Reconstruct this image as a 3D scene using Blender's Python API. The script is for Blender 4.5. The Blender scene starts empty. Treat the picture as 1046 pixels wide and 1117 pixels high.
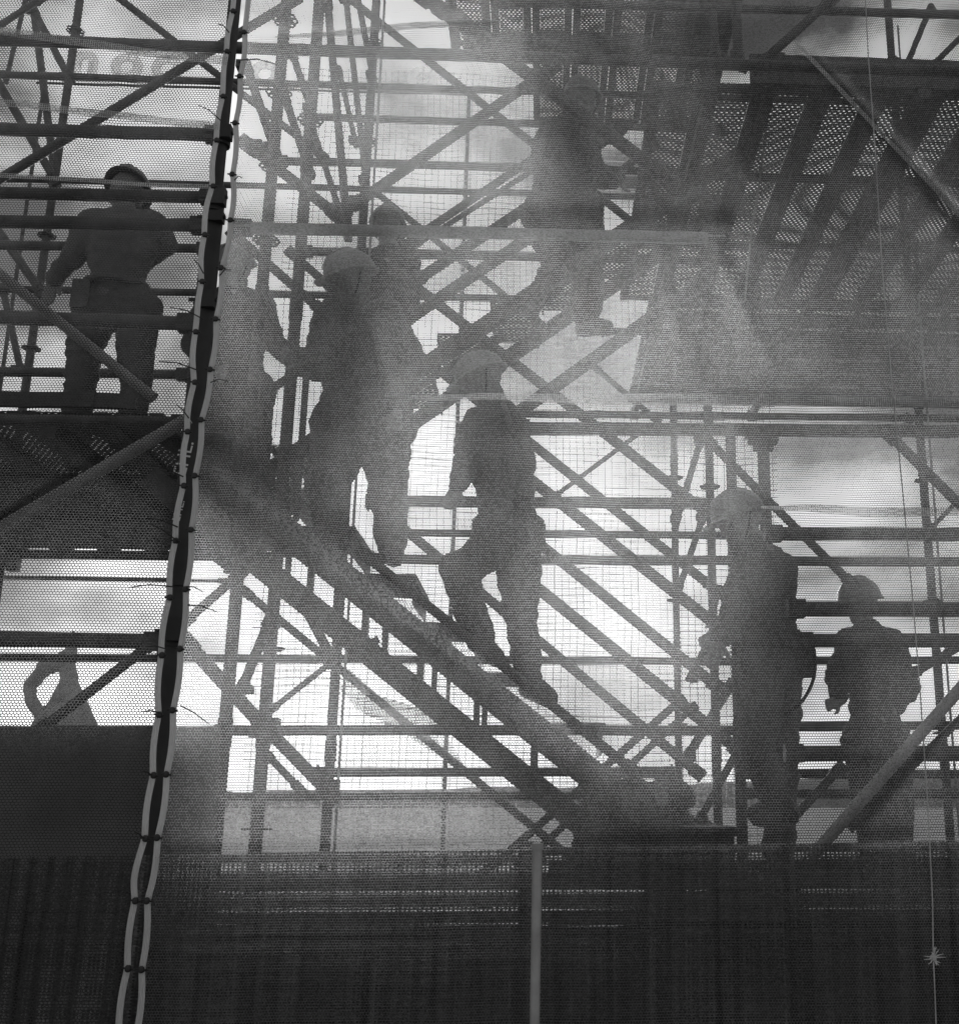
import bpy, bmesh, math, random
import numpy as np
from mathutils import Vector, Matrix, noise
random.seed(7)
C = bpy.context.scene.collection
R = math.radians
# ---------------------------------------------------------------- camera
F = 1223.0; PX = 660.0; PY = 558.5; PITCH = 14.7; YAW = -3.0; CZ = 1.6
cam = bpy.data.cameras.new('camera'); co = bpy.data.objects.new('camera', cam); C.objects.link(co)
co.location = (0, 0, CZ); co.rotation_euler = (R(90 + PITCH), 0, R(YAW))
cam.sensor_fit = 'HORIZONTAL'; cam.sensor_width = 36; cam.lens = 36 * F / 1046
cam.shift_x = (523 - PX) / 1046; cam.clip_start = .05; cam.clip_end = 6000
bpy.context.scene.camera = co
RM = co.rotation_euler.to_matrix()
# ---------------------------------------------------------------- sky, sun, exposure
SUN_EL, SUN_AZ = 14.0, -8.5       # degrees; azimuth clockwise from +Y
w = bpy.data.worlds.new('World'); bpy.context.scene.world = w; w.use_nodes = True
nt = w.node_tree; nt.nodes.clear()
def N(nt, t, **k):
    n = nt.nodes.new(t)
    for a, b in k.items(): setattr(n, a, b)
    return n
L = lambda nt, a, b: nt.links.new(a, b)
def M2(nt, op, a, b=None, c=None):
    n = N(nt, 'ShaderNodeMath', operation=op)
    for i, v in enumerate((a, b, c)):
        if v is None: continue
        if isinstance(v, (int, float)): n.inputs[i].default_value = v
        else: L(nt, v, n.inputs[i])
    return n.outputs[0]
sky = N(nt, 'ShaderNodeTexSky', sky_type='NISHITA'); sky.sun_disc = False
sky.sun_elevation = R(SUN_EL); sky.sun_rotation = R(SUN_AZ); sky.dust_density = 1.2
bw = N(nt, 'ShaderNodeRGBToBW'); L(nt, sky.outputs[0], bw.inputs[0])
tc = N(nt, 'ShaderNodeTexCoord')
mp = N(nt, 'ShaderNodeMapping'); L(nt, tc.outputs['Generated'], mp.inputs[0]); mp.inputs['Scale'].default_value = (1, 1, 2.2)
nz = N(nt, 'ShaderNodeTexNoise'); L(nt, mp.outputs[0], nz.inputs['Vector'])
nz.inputs['Scale'].default_value = 4.2; nz.inputs['Detail'].default_value = 7; nz.inputs['Roughness'].default_value = .55
cr = N(nt, 'ShaderNodeMapRange'); L(nt, nz.outputs[0], cr.inputs[0])
cr.inputs[1].default_value = .36; cr.inputs[2].default_value = .62; cr.inputs[3].default_value = .62; cr.inputs[4].default_value = 1.7
cm_ = N(nt, 'ShaderNodeMapRange'); L(nt, nz.outputs[0], cm_.inputs[0]); cm_.inputs[1].default_value = .42; cm_.inputs[2].default_value = .60; cm_.inputs[3].default_value = 0; cm_.inputs[4].default_value = .85
CLOUD = 24.0
mul0 = M2(nt, 'MULTIPLY', bw.outputs[0], cr.outputs[0])
mul = M2(nt, 'ADD', M2(nt, 'MULTIPLY', mul0, M2(nt, 'SUBTRACT', 1.0, M2(nt, 'MULTIPLY', cm_.outputs[0], .6))), M2(nt, 'MULTIPLY', cm_.outputs[0], CLOUD))
bg = N(nt, 'ShaderNodeBackground'); L(nt, mul, bg.inputs[0]); bg.inputs[1].default_value = .11
wo = N(nt, 'ShaderNodeOutputWorld'); L(nt, bg.outputs[0], wo.inputs[0])
sl = bpy.data.lights.new('sun', 'SUN'); so = bpy.data.objects.new('sun', sl); C.objects.link(so)
sl.energy = 4.0; sl.angle = R(34); sl.color = (1, 1, 1)
sd = Vector((math.sin(R(SUN_AZ)) * math.cos(R(SUN_EL)), math.cos(R(SUN_AZ)) * math.cos(R(SUN_EL)), math.sin(R(SUN_EL))))
so.rotation_euler = sd.to_track_quat('Z', 'Y').to_euler(); so.location = (0, 60, 30)
vs = bpy.context.scene.view_settings
bpy.context.scene.display_settings.display_device = 'sRGB'
vs.view_transform = 'Standard'; vs.look = 'None'; vs.gamma = 1; vs.use_curve_mapping = False; vs.exposure = -1.42
bpy.context.scene.cycles.transparent_max_bounces = 32
bpy.context.scene.cycles.max_bounces = 6

# ---------------------------------------------------------------- helpers
def at(px, py, Y):
    """world point on the upright plane y = Y seen at photo pixel (px, py)"""
    d = RM @ Vector(((px - PX) / F, (PY - py) / F, -1))
    t = Y / d.y
    return Vector((d.x * t, Y, CZ + d.z * t))
def tag(o, label=None, cat=None, group=None, kind=None):
    if label: o['label'] = label
    if cat: o['category'] = cat
    if group: o['group'] = group
    if kind: o['kind'] = kind
    return o
def empty(name, loc, label, cat, group=None):
    o = bpy.data.objects.new(name, None); C.objects.link(o); o.location = loc
    o.empty_display_size = .1
    return tag(o, label, cat, group)
class MB:
    def __init__(s): s.v = []; s.f = []
    def add(s, vs_, fs):
        n = len(s.v); s.v += [tuple(v) for v in vs_]; s.f += [tuple(i + n for i in f) for f in fs]
    def box(s, c, h, rot=None):
        c = Vector(c); vs_ = []
        for x in (-1, 1):
            for y in (-1, 1):
                for z in (-1, 1):
                    p = Vector((x * h[0], y * h[1], z * h[2]))
                    vs_.append(c + (rot @ p if rot else p))
        s.add(vs_, [(0, 1, 3, 2), (4, 6, 7, 5), (0, 4, 5, 1), (2, 3, 7, 6), (0, 2, 6, 4), (1, 5, 7, 3)])
    def tube(s, pts, r, n=12, caps=True, hollow=False):
        pts = [Vector(p) for p in pts]; m = len(pts)
        rs = r if isinstance(r, (list, tuple)) else [r] * m
        base = len(s.v); up = None
        for i, p in enumerate(pts):
            d = (pts[min(i + 1, m - 1)] - pts[max(i - 1, 0)]).normalized()
            if up is None:
                up = d.orthogonal().normalized()
            u = (up - d * up.dot(d)).normalized(); up = u; w_ = d.cross(u)
            for k in range(n):
                a = 2 * math.pi * k / n
                s.v.append(tuple(p + (u * math.cos(a) + w_ * math.sin(a)) * rs[i]))
        for i in range(m - 1):
            for k in range(n):
                a = base + i * n + k; b = base + i * n + (k + 1) % n
                s.f.append((a, b, b + n, a + n))
        if caps:
            s.f.append(tuple(base + k for k in reversed(range(n)))); s.f.append(tuple(base + (m - 1) * n + k for k in range(n)))
    def lathe(s, prof, M, n=24):
        base = len(s.v)
        for (r, z) in prof:
            for k in range(n):
                a = 2 * math.pi * k / n
                s.v.append(tuple(M @ Vector((r * math.cos(a), r * math.sin(a), z))))
        for i in range(len(prof) - 1):
            for k in range(n):
                a = base + i * n + k; b = base + i * n + (k + 1) % n
                s.f.append((a, b, b + n, a + n))
    def build(s, name, mat, parent=None, smooth=True):
        me = bpy.data.meshes.new(name); 
        org = Vector((0, 0, 0))
        if parent is None:
            a = np.array(s.v); org = Vector((float(a[:, 0].mean()), float(a[:, 1].mean()), float(a[:, 2].min())))
        else:
            q = parent
            while q: org += q.location; q = q.parent
        me.from_pydata([tuple(Vector(v) - org) for v in s.v], [], s.f); me.update()
        if smooth:
            me.shade_smooth()
            try: me.set_sharp_from_angle(angle=R(40))
            except Exception: pass
        me.materials.append(mat)
        o = bpy.data.objects.new(name, me); C.objects.link(o)
        if parent is None: o.location = org
        else: o.parent = parent
        return o
# ---------------------------------------------------------------- materials
def pmat(name, col, rough=.6, metal=0., nscale=8., var=.25, bump=.0, bscale=60., nrmd=3):
    m = bpy.data.materials.new(name); m.use_nodes = True; t = m.node_tree
    b = t.nodes['Principled BSDF']; tcn = N(t, 'ShaderNodeTexCoord')
    n = N(t, 'ShaderNodeTexNoise'); L(t, tcn.outputs['Object'], n.inputs['Vector'])
    n.inputs['Scale'].default_value = nscale; n.inputs['Detail'].default_value = 6
    r = N(t, 'ShaderNodeMapRange'); L(t, n.outputs[0], r.inputs[0])
    r.inputs[1].default_value = .3; r.inputs[2].default_value = .7
    r.inputs[3].default_value = col * (1 - var); r.inputs[4].default_value = col * (1 + var)
    L(t, r.outputs[0], b.inputs['Base Color'])
    rr = N(t, 'ShaderNodeMapRange'); L(t, n.outputs[0], rr.inputs[0])
    rr.inputs[3].default_value = max(0, rough - .12); rr.inputs[4].default_value = min(1, rough + .12)
    L(t, rr.outputs[0], b.inputs['Roughness'])
    b.inputs['Metallic'].default_value = metal
    if bump:
        n2 = N(t, 'ShaderNodeTexNoise'); L(t, tcn.outputs['Object'], n2.inputs['Vector'])
        n2.inputs['Scale'].default_value = bscale; n2.inputs['Detail'].default_value = 4
        bp = N(t, 'ShaderNodeBump'); bp.inputs['Strength'].default_value = bump; bp.inputs['Distance'].default_value = .01
        L(t, n2.outputs[0], bp.inputs['Height']); L(t, bp.outputs[0], b.inputs['Normal'])
    return m
STEEL = pmat('galvanised_steel', .08, .6, .2, 9, .65, .15, 90)
DARKST = pmat('painted_black_steel', .03, .6, .0, 14, .4, .1, 90)
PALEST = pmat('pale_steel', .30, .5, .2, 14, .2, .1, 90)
CAST = pmat('cast_steel', .08, .6, .3, 30, .3, .3, 120)
BOARD = pmat('grey_timber_board', .07, .8, 0, 9, .35, .4, 70)
CLOTH = pmat('work_cloth', .11, .9, 0, 7, .3, .5, 240)
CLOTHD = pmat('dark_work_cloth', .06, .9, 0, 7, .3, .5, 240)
CLOTHL = pmat('pale_work_cloth', .26, .9, 0, 7, .25, .5, 240)
SKIN = pmat('skin', .18, .55, 0, 20, .1, .1, 200)
HELM = pmat('helmet_plastic', .24, .35, 0, 12, .1)
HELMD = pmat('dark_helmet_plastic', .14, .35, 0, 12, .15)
LEATH = pmat('boot_leather', .06, .6, 0, 30, .3, .3, 150)
ROPE = pmat('white_rope_fibre', .80, .8, 0, 40, .08, .6, 300)
def _rope():
    t = ROPE.node_tree; b = t.nodes['Principled BSDF']; tr = N(t, 'ShaderNodeBsdfTranslucent'); tr.inputs[0].default_value = (.9, .9, .9, 1)
    mx = N(t, 'ShaderNodeMixShader'); mx.inputs[0].default_value = .75; L(t, b.outputs[0], mx.inputs[1]); L(t, tr.outputs[0], mx.inputs[2]); L(t, mx.outputs[0], t.nodes['Material Output'].inputs[0])
_rope()
TIE = pmat('black_tie_plastic', .01, .5, 0, 30, .2)
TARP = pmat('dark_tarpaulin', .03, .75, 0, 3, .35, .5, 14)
GROUND = pmat('bare_ground', .22, .95, 0, .4, .35, .3, 3)
HILL = pmat('hill_scrub', .09, .95, 0, .02, .3)
STONE = pmat('statue_stone', .3, .9, 0, 4, .2, .3, 20)
PLASTER = pmat('paint_white', .8, .7, 0, 4, .1)

def holes(t, vec, px, py, rx, ry, stagger=True, jit=0.0):
    """1 in the hole, 0 on the solid"""
    sp = N(t, 'ShaderNodeSeparateXYZ')
    if jit:
        nj = N(t, 'ShaderNodeTexNoise'); L(t, vec, nj.inputs['Vector']); nj.inputs['Scale'].default_value = 5; nj.inputs['Detail'].default_value = 3
        ms = N(t, 'ShaderNodeVectorMath', operation='MULTIPLY_ADD'); L(t, nj.outputs['Color'], ms.inputs[0])
        ms.inputs[1].default_value = (jit, jit, 0); L(t, vec, ms.inputs[2]); vec = ms.outputs[0]
    L(t, vec, sp.inputs[0])
    v = M2(t, 'DIVIDE', sp.outputs[1], py); row = M2(t, 'FLOOR', v)
    u = M2(t, 'DIVIDE', sp.outputs[0], px)
    if stagger: u = M2(t, 'ADD', u, M2(t, 'MULTIPLY', M2(t, 'FLOORED_MODULO', row, 2.0), .5))
    du = M2(t, 'DIVIDE', M2(t, 'MULTIPLY', M2(t, 'SUBTRACT', M2(t, 'FRACT', u), .5), px), rx)
    dv = M2(t, 'DIVIDE', M2(t, 'MULTIPLY', M2(t, 'SUBTRACT', M2(t, 'FRACT', v), .5), py), ry)
    q = M2(t, 'ADD', M2(t, 'POWER', M2(t, 'ABSOLUTE', du), 2.0), M2(t, 'POWER', M2(t, 'ABSOLUTE', dv), 2.0))
    if jit:
        nv = N(t, 'ShaderNodeTexNoise'); L(t, vec, nv.inputs['Vector']); nv.inputs['Scale'].default_value = 2.3; nv.inputs['Detail'].default_value = 6
        return M2(t, 'LESS_THAN', q, M2(t, 'MULTIPLY_ADD', nv.outputs[0], 1.1, .48))
    return M2(t, 'LESS_THAN', q, 1.0)
def lines(t, vec, pitch, wid):
    sp = N(t, 'ShaderNodeSeparateXYZ'); L(t, vec, sp.inputs[0])
    o = None
    for k in (0, 1):
        nj = N(t, 'ShaderNodeTexNoise', noise_dimensions='1D'); 
        L(t, M2(t, 'FLOOR', M2(t, 'DIVIDE', sp.outputs[k], pitch)), nj.inputs['W']); nj.inputs['Scale'].default_value = .37
        ww = M2(t, 'MULTIPLY', M2(t, 'MULTIPLY_ADD', nj.outputs[0], 1.6, -.1), wid)
        fr = M2(t, 'FRACT', M2(t, 'DIVIDE', sp.outputs[k], pitch))
        l = M2(t, 'LESS_THAN', M2(t, 'MULTIPLY', fr, pitch), ww)
        o = l if o is None else M2(t, 'MAXIMUM', o, l)
    return o
def netmat(name, mode, px, py, rx, ry, stag, refr=.5, trans=.25, diff=.15, col=.8, rough=.75, jit=.004, grid=0, gw=.0, lay=1.0, var=.18, vsc=(1, .25, 1), grain=.9):
    m = bpy.data.materials.new(name); m.use_nodes = True; t = m.node_tree; t.nodes.clear()
    out = N(t, 'ShaderNodeOutputMaterial'); tcn = N(t, 'ShaderNodeTexCoord'); uv = tcn.outputs['UV']
    if mode == 'dots': solid = M2(t, 'SUBTRACT', 1.0, holes(t, uv, px, py, rx, ry, stag, jit))
    else: solid = lines(t, uv, px, rx)
    if grid: solid = M2(t, 'MAXIMUM', solid, lines(t, uv, grid, gw))
    n = N(t, 'ShaderNodeTexNoise'); mpn = N(t, 'ShaderNodeMapping'); L(t, uv, mpn.inputs[0]); mpn.inputs['Scale'].default_value = vsc
    L(t, mpn.outputs[0], n.inputs['Vector']); n.inputs['Scale'].default_value = 14; n.inputs['Detail'].default_value = 8
    cm = N(t, 'ShaderNodeMapRange'); L(t, n.outputs[0], cm.inputs[0]); cm.inputs[1].default_value = .3; cm.inputs[2].default_value = .7
    cm.inputs[3].default_value = col * (1 - var); cm.inputs[4].default_value = min(1, col * (1 + var))
    wn = N(t, 'ShaderNodeTexWhiteNoise', noise_dimensions='2D'); sn = N(t, 'ShaderNodeVectorMath', operation='SNAP'); L(t, uv, sn.inputs[0]); sn.inputs[1].default_value = (px * .5, (py or px) * .5, 1); L(t, sn.outputs[0], wn.inputs['Vector'])
    w2 = N(t, 'ShaderNodeTexNoise'); L(t, uv, w2.inputs['Vector']); w2.inputs['Scale'].default_value = 3.2; w2.inputs['Detail'].default_value = 5; w2.inputs['Distortion'].default_value = .6
    gr_ = M2(t, 'MULTIPLY', M2(t, 'MULTIPLY_ADD', wn.outputs['Value'], grain, 1 - grain * .5), M2(t, 'MULTIPLY_ADD', w2.outputs[0], .7, .65))
    tint = M2(t, 'MINIMUM', M2(t, 'MULTIPLY', cm.outputs[0], gr_), 1.0)
    rf = N(t, 'ShaderNodeBsdfRefraction'); rf.inputs['Roughness'].default_value = rough; rf.inputs['IOR'].default_value = 1.45
    tr = N(t, 'ShaderNodeBsdfTranslucent'); df = N(t, 'ShaderNodeBsdfDiffuse')
    for s_ in (rf, tr, df): L(t, tint, s_.inputs['Color'])
    tot = refr + trans + diff
    m1 = N(t, 'ShaderNodeMixShader'); m1.inputs[0].default_value = trans / (refr + trans + 1e-6); L(t, rf.outputs[0], m1.inputs[1]); L(t, tr.outputs[0], m1.inputs[2])
    m2 = N(t, 'ShaderNodeMixShader'); m2.inputs[0].default_value = diff / tot; L(t, m1.outputs[0], m2.inputs[1]); L(t, df.outputs[0], m2.inputs[2])
    # dark fibre core absorbs the rest
    dk = N(t, 'ShaderNodeBsdfDiffuse'); dk.inputs[0].default_value = (.02, .02, .02, 1)
    m3 = N(t, 'ShaderNodeMixShader'); m3.inputs[0].default_value = min(1, tot); L(t, dk.outputs[0], m3.inputs[1]); L(t, m2.outputs[0], m3.inputs[2])
    tp = N(t, 'ShaderNodeBsdfTransparent')
    mx = N(t, 'ShaderNodeMixShader'); L(t, M2(t, 'MULTIPLY', solid, lay), mx.inputs[0]); L(t, tp.outputs[0], mx.inputs[1]); L(t, m3.outputs[0], mx.inputs[2])
    L(t, mx.outputs[0], out.inputs[0]); return m
NETL = netmat('net_weave_open', 'dots', .0108, .0082, .0045, .0034, True, refr=.024, trans=.01, diff=.03, rough=.6, jit=.003)
NETR = netmat('net_weave_close', 'dots', .0086, .0078, .0035, .0030, True, refr=.30, trans=.015, diff=.05, rough=.68, jit=.004)
NETB = netmat('back_net_cord', 'lines', .064, 0, .0095, 0, False, refr=.1, trans=.1, diff=.2)
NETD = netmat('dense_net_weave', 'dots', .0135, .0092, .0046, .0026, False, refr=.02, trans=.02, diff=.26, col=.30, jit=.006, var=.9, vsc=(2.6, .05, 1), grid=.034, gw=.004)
RAG = netmat('torn_net_weave', 'dots', .016, .015, .0062, .0058, True, refr=.2, trans=.2, diff=.2, jit=.03)
STREAK = netmat('light_streak', 'dots', .0076, .0072, .0024, .0022, False, refr=.9, trans=.1, diff=.0, col=1.0, rough=.75, lay=.85)  # pale strips added to the nets as streaks of light
STREAK2 = netmat('wide_light_streak', 'dots', .0086, .0078, .0030, .0027, True, refr=.6, trans=.05, diff=.0, col=1.0, rough=.7, lay=.38, jit=.004)  # fainter mix for the wide diagonal light streak put on the net
def perfmat():
    m = pmat('perforated_steel', .12, .6, .3, 14, .3); t = m.node_tree
    b = t.nodes['Principled BSDF']; out = t.nodes['Material Output']
    tcn = [n for n in t.nodes if n.type == 'TEX_COORD'][0]
    h = holes(t, tcn.outputs['Object'], .030, .023, .0080, .0062, True)
    tp = N(t, 'ShaderNodeBsdfTransparent'); mx = N(t, 'ShaderNodeMixShader'); L(t, h, mx.inputs[0])
    L(t, b.outputs[0], mx.inputs[1]); L(t, tp.outputs[0], mx.inputs[2]); L(t, mx.outputs[0], out.inputs[0]); return m
PERF = perfmat()

# ---------------------------------------------------------------- setting
def sheet(name, mat, x0, x1, y0, y1, z, kind='structure'):
    b = MB(); n = 24
    for j in range(n + 1):
        for i in range(n + 1): b.v.append((x0 + (x1 - x0) * i / n, y0 + (y1 - y0) * j / n, z))
    for j in range(n):
        for i in range(n): a = j * (n + 1) + i; b.f.append((a, a + 1, a + n + 2, a + n + 1))
    o = b.build(name, mat); tag(o, kind=kind); return o
sheet('ground', GROUND, -2500, 2500, -2500, 2500, 0)
def hills():
    b = MB(); n = 160; rows = 7
    for j in range(rows):
        for i in range(n + 1):
            x = -1500 + 3000 * i / n; y = 900 + j * 60
            h = math.sin(math.pi * j / (rows - 1)) * (13 + 14 * noise.fractal(Vector((x * .003, j * .3, 2.2)), 1, 2, 5) + 20 * math.exp(-((x - 380) / 260) ** 2))
            b.v.append((x, y, max(h, 0) - .5 * (j in (0, rows - 1))))
    for j in range(rows - 1):
        for i in range(n): a = j * (n + 1) + i; b.f.append((a, a + 1, a + n + 2, a + n + 1))
    tag(b.build('hills', HILL), kind='structure')
hills()

# ---------------------------------------------------------------- scaffold pieces
GR_L = 'horizontal scaffold tubes'; GR_B = 'diagonal scaffold braces'; GR_S = 'upright scaffold posts'
def member(kind, x1, y1, x2, y2, t, Y, label, mat=STEEL, Y2=None, heads=True):
    if x2 >= 1100: y2 += (y2 - y1) / (x2 - x1) * 350; x2 += 350
    if x1 <= -60: y1 -= (y2 - y1) / (x2 - x1) * 300; x1 -= 300
    p = at(x1, y1, Y); q = at(x2, y2, Y2 or Y); r = t / 2 * (Y * math.cos(R(PITCH))) / F * 1.15
    d = (q - p).normalized()
    root = empty(kind, (p + q) / 2, label, {'scaffold_ledger': 'ledger', 'guard_rail': 'guard rail', 'diagonal_brace': 'brace', 'raking_tube': 'tube'}[kind],
                 GR_L if kind in ('scaffold_ledger', 'guard_rail') else GR_B)
    b = MB(); b.tube([p, q], r, 14); b.build('tube', mat, root)
    if heads:
        rot = d.to_track_quat('X', 'Z').to_matrix()
        for e, s in ((p, 1), (q, -1)):
            b = MB(); 
            if kind == 'diagonal_brace':
                b.box(e + d * s * .01, (.045, r * .55, r * 1.25), rot); b.tube([e + d * s * .03 + Vector((0, -r * 1.6, 0)), e + d * s * .03 + Vector((0, r * 1.6, 0))], .011, 8)
                b.build('end_plate', CAST, root)
            else:
                b.box(e + d * s * .03, (.035, r * .95, r * 1.16), rot); b.box(e + d * s * .012, (.005, r * .3, r * 1.6), rot)
                b.build('ledger_head', CAST, root)
    return root
def lacing(root, x1, y1, x2, y2, Y, n, depth): pass
def coupler(root, p, d, r):
    b = MB(); d = Vector(d).normalized(); b.tube([p - d * .035, p + d * .035], r * 1.45, 12)
    o = d.orthogonal().normalized(); b.box(p + o * r * 1.7, (.022, .03, .022)); b.tube([p + o * r * 1.5 + Vector((0, -.05, 0)), p + o * r * 1.5 + Vector((0, .04, 0))], .008, 8)
    b.build('coupler', CAST, root)
def post(px, py, Y, t, ztop, label, rings=(), mat=STEEL, glint=False, zbot=0.0):
    p = at(px, py, Y); r = t / 2 * (Y * math.cos(R(PITCH)) + (p.z - CZ) * math.sin(R(PITCH))) / F * 1.08
    root = empty('scaffold_standard', (p.x, Y, zbot), label, 'scaffold post', GR_S)
    b = MB(); zs = list(np.arange(zbot + .01, ztop, 2.0)) + [ztop]
    b.tube([(p.x, Y, zbot + .01), (p.x, Y, ztop)], r, 16); b.build('tube', mat, root)
    b = MB(); b.box((p.x, Y, zbot + .006), (.075, .075, .006)); b.tube([(p.x, Y, zbot + .01), (p.x, Y, zbot + .2)], r * 1.25, 12); b.build('base_plate', CAST, root)
    for ry in rings:
        z = at(px, ry, Y).z if isinstance(ry, (int, float)) else ry[0]
        b = MB(); Mx = Matrix.Translation((p.x, Y, z))
        # rosette: a flat disc whose openings leave four rounded lugs
        for k in range(8):
            a = k * math.pi / 4 + .2; rr = .061 if k % 2 == 0 else .055
            c = Vector((p.x + math.cos(a) * .04, Y + math.sin(a) * .04, z)); 
            pts = [c + Vector((math.cos(u) * .021, math.sin(u) * .021, 0)) for u in np.linspace(0, 2 * math.pi, 11)]
            b.tube(pts, .0055, 6, caps=False)
        b.lathe([(r, -.006), (r * 1.35, -.006), (r * 1.35, .006), (r, .006)], Mx, 16)
        b.build('rosette', CAST, root)
    # joint spigot collar every two metres
    for z in np.arange(1.9, ztop, 2.0):
        b = MB(); b.tube([(p.x, Y, z - .06), (p.x, Y, z + .06)], r * 1.14, 14); b.build('joint_collar', mat, root)
    if glint:  # thin pale tube added beside the upright to stand for its edge glint
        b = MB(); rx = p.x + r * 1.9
        b.tube([(rx, Y - .02, zbot + .05), (rx + .004, Y - .02, ztop - .5)], r * .28, 8); b.build('highlight', PALEST, root)
    return root

POSTS = [
 (43, 315, 7.4, 8, 8.2, 'thin rear upright left of the left worker, near the photo edge', (32, 257, 380)),
 (283, 350, 4.9, 12, 7.6, 'first tall upright just right of the roped net seam', (20, 100, 181, 262)),
 (322, 350, 5.0, 12, 7.6, 'second upright right of the net seam, with a lug ring above the bent middle worker', (130, 708, 905)),
 (370, 667, 6.5, 10, 8.4, 'upright with a pale conduit under the stair flight', (46, 153, 720)),
 (735, 500, 7.4, 7, 6.0, 'thin rear upright in the middle of the brace lattice', (395, 521, 655, 790)),
 (776, 600, 6.6, 9, 5.6, 'upright with side rings just left of the stooping worker', (531, 708, 640)),
 (799, 560, 4.95, 11, at(799, 476, 4.95).z, 'upright right behind the helmet of the stooping worker', ()),
 (838, 640, 5.4, 13, at(838, 474, 5.4).z, 'thick front upright with a bracket head under the long beam', (612,)),
 (1017, 656, 7.4, 9, 8.0, 'rear upright with a pale conduit near the right photo edge', (68, 524, 656, 718, 800)),
]
for i, (px, py, Y, t, zt, lab, rings) in enumerate(POSTS):
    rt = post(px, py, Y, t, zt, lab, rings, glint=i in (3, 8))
    if i == 7:
        p = at(px, 440, Y); b = MB(); z = at(838, 474, Y).z
        for s in (-1, 1):
            b.box((rt.location.x + s * .042, Y, z - .028), (.032, .028, .022)); b.box((rt.location.x + s * .029, Y, z - .065), (.022, .022, .02))
            b.tube([(rt.location.x + s * .07, Y - .03, z - .035), (rt.location.x + s * .07, Y + .03, z - .035)], .008, 8)
        b.box((rt.location.x, Y, z - .0), (.085, .05, .012)); b.build('bracket_head', CAST, rt)
# the black upright behind the seam, with its clamps and painted mark
def seam_post():
    Y = 3.95; p = at(207, 500, Y); x = p.x
    root = empty('scaffold_standard', (x, Y, 0), 'black upright seen through the roped gap between both nets', 'scaffold post', GR_S)
    def zz(y): return at(200, y, Y).z
    b = MB(); b.tube([(x, Y, .01), (x, Y, zz(640))], .030, 18); b.tube([(x, Y, zz(640)), (x, Y, zz(240))], .036, 18); b.tube([(x, Y, zz(236)), (x, Y, 7.0)], .0245, 18)
    b.build('tube', DARKST, root)
    b = MB(); b.box((x, Y, .006), (.075, .075, .006)); b.build('base_plate', DARKST, root)
    for y, h in ((148, .04), (218, .05), (240, .03), (330, .05), (690, .05)):
        b = MB(); z = zz(y); b.tube([(x, Y, z - h), (x, Y, z + h)], .036, 14); b.box((x + .02, Y - .03, z), (.028, .02, h * .7)); b.tube([(x - .05, Y - .03, z), (x + .055, Y - .03, z)], .008, 8)
        b.build('clamp', CAST if y == 218 else DARKST, root)
    cu = bpy.data.curves.new('mark', 'FONT'); cu.body = 'EHL.'; cu.size = .075; cu.extrude = .0006; cu.align_x = 'CENTER'; cu.align_y = 'CENTER'
    to = bpy.data.objects.new('tmp', cu); C.objects.link(to)
    me = bpy.data.meshes.new_from_object(to.evaluated_get(bpy.context.evaluated_depsgraph_get())); bpy.data.objects.remove(to)
    for y, sc in ((503, 1.0), (560, .6)):
        o = bpy.data.objects.new('painted_mark', me.copy() if sc != 1 else me); C.objects.link(o); o.data.materials.append(PLASTER); o.parent = root
        o.rotation_euler = (R(90), R(-82), 0); o.scale = (sc * .9,) * 3; o.location = Vector((x, Y, zz(y))) - root.location + Vector((-.008, -.037, 0))
seam_post()

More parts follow.
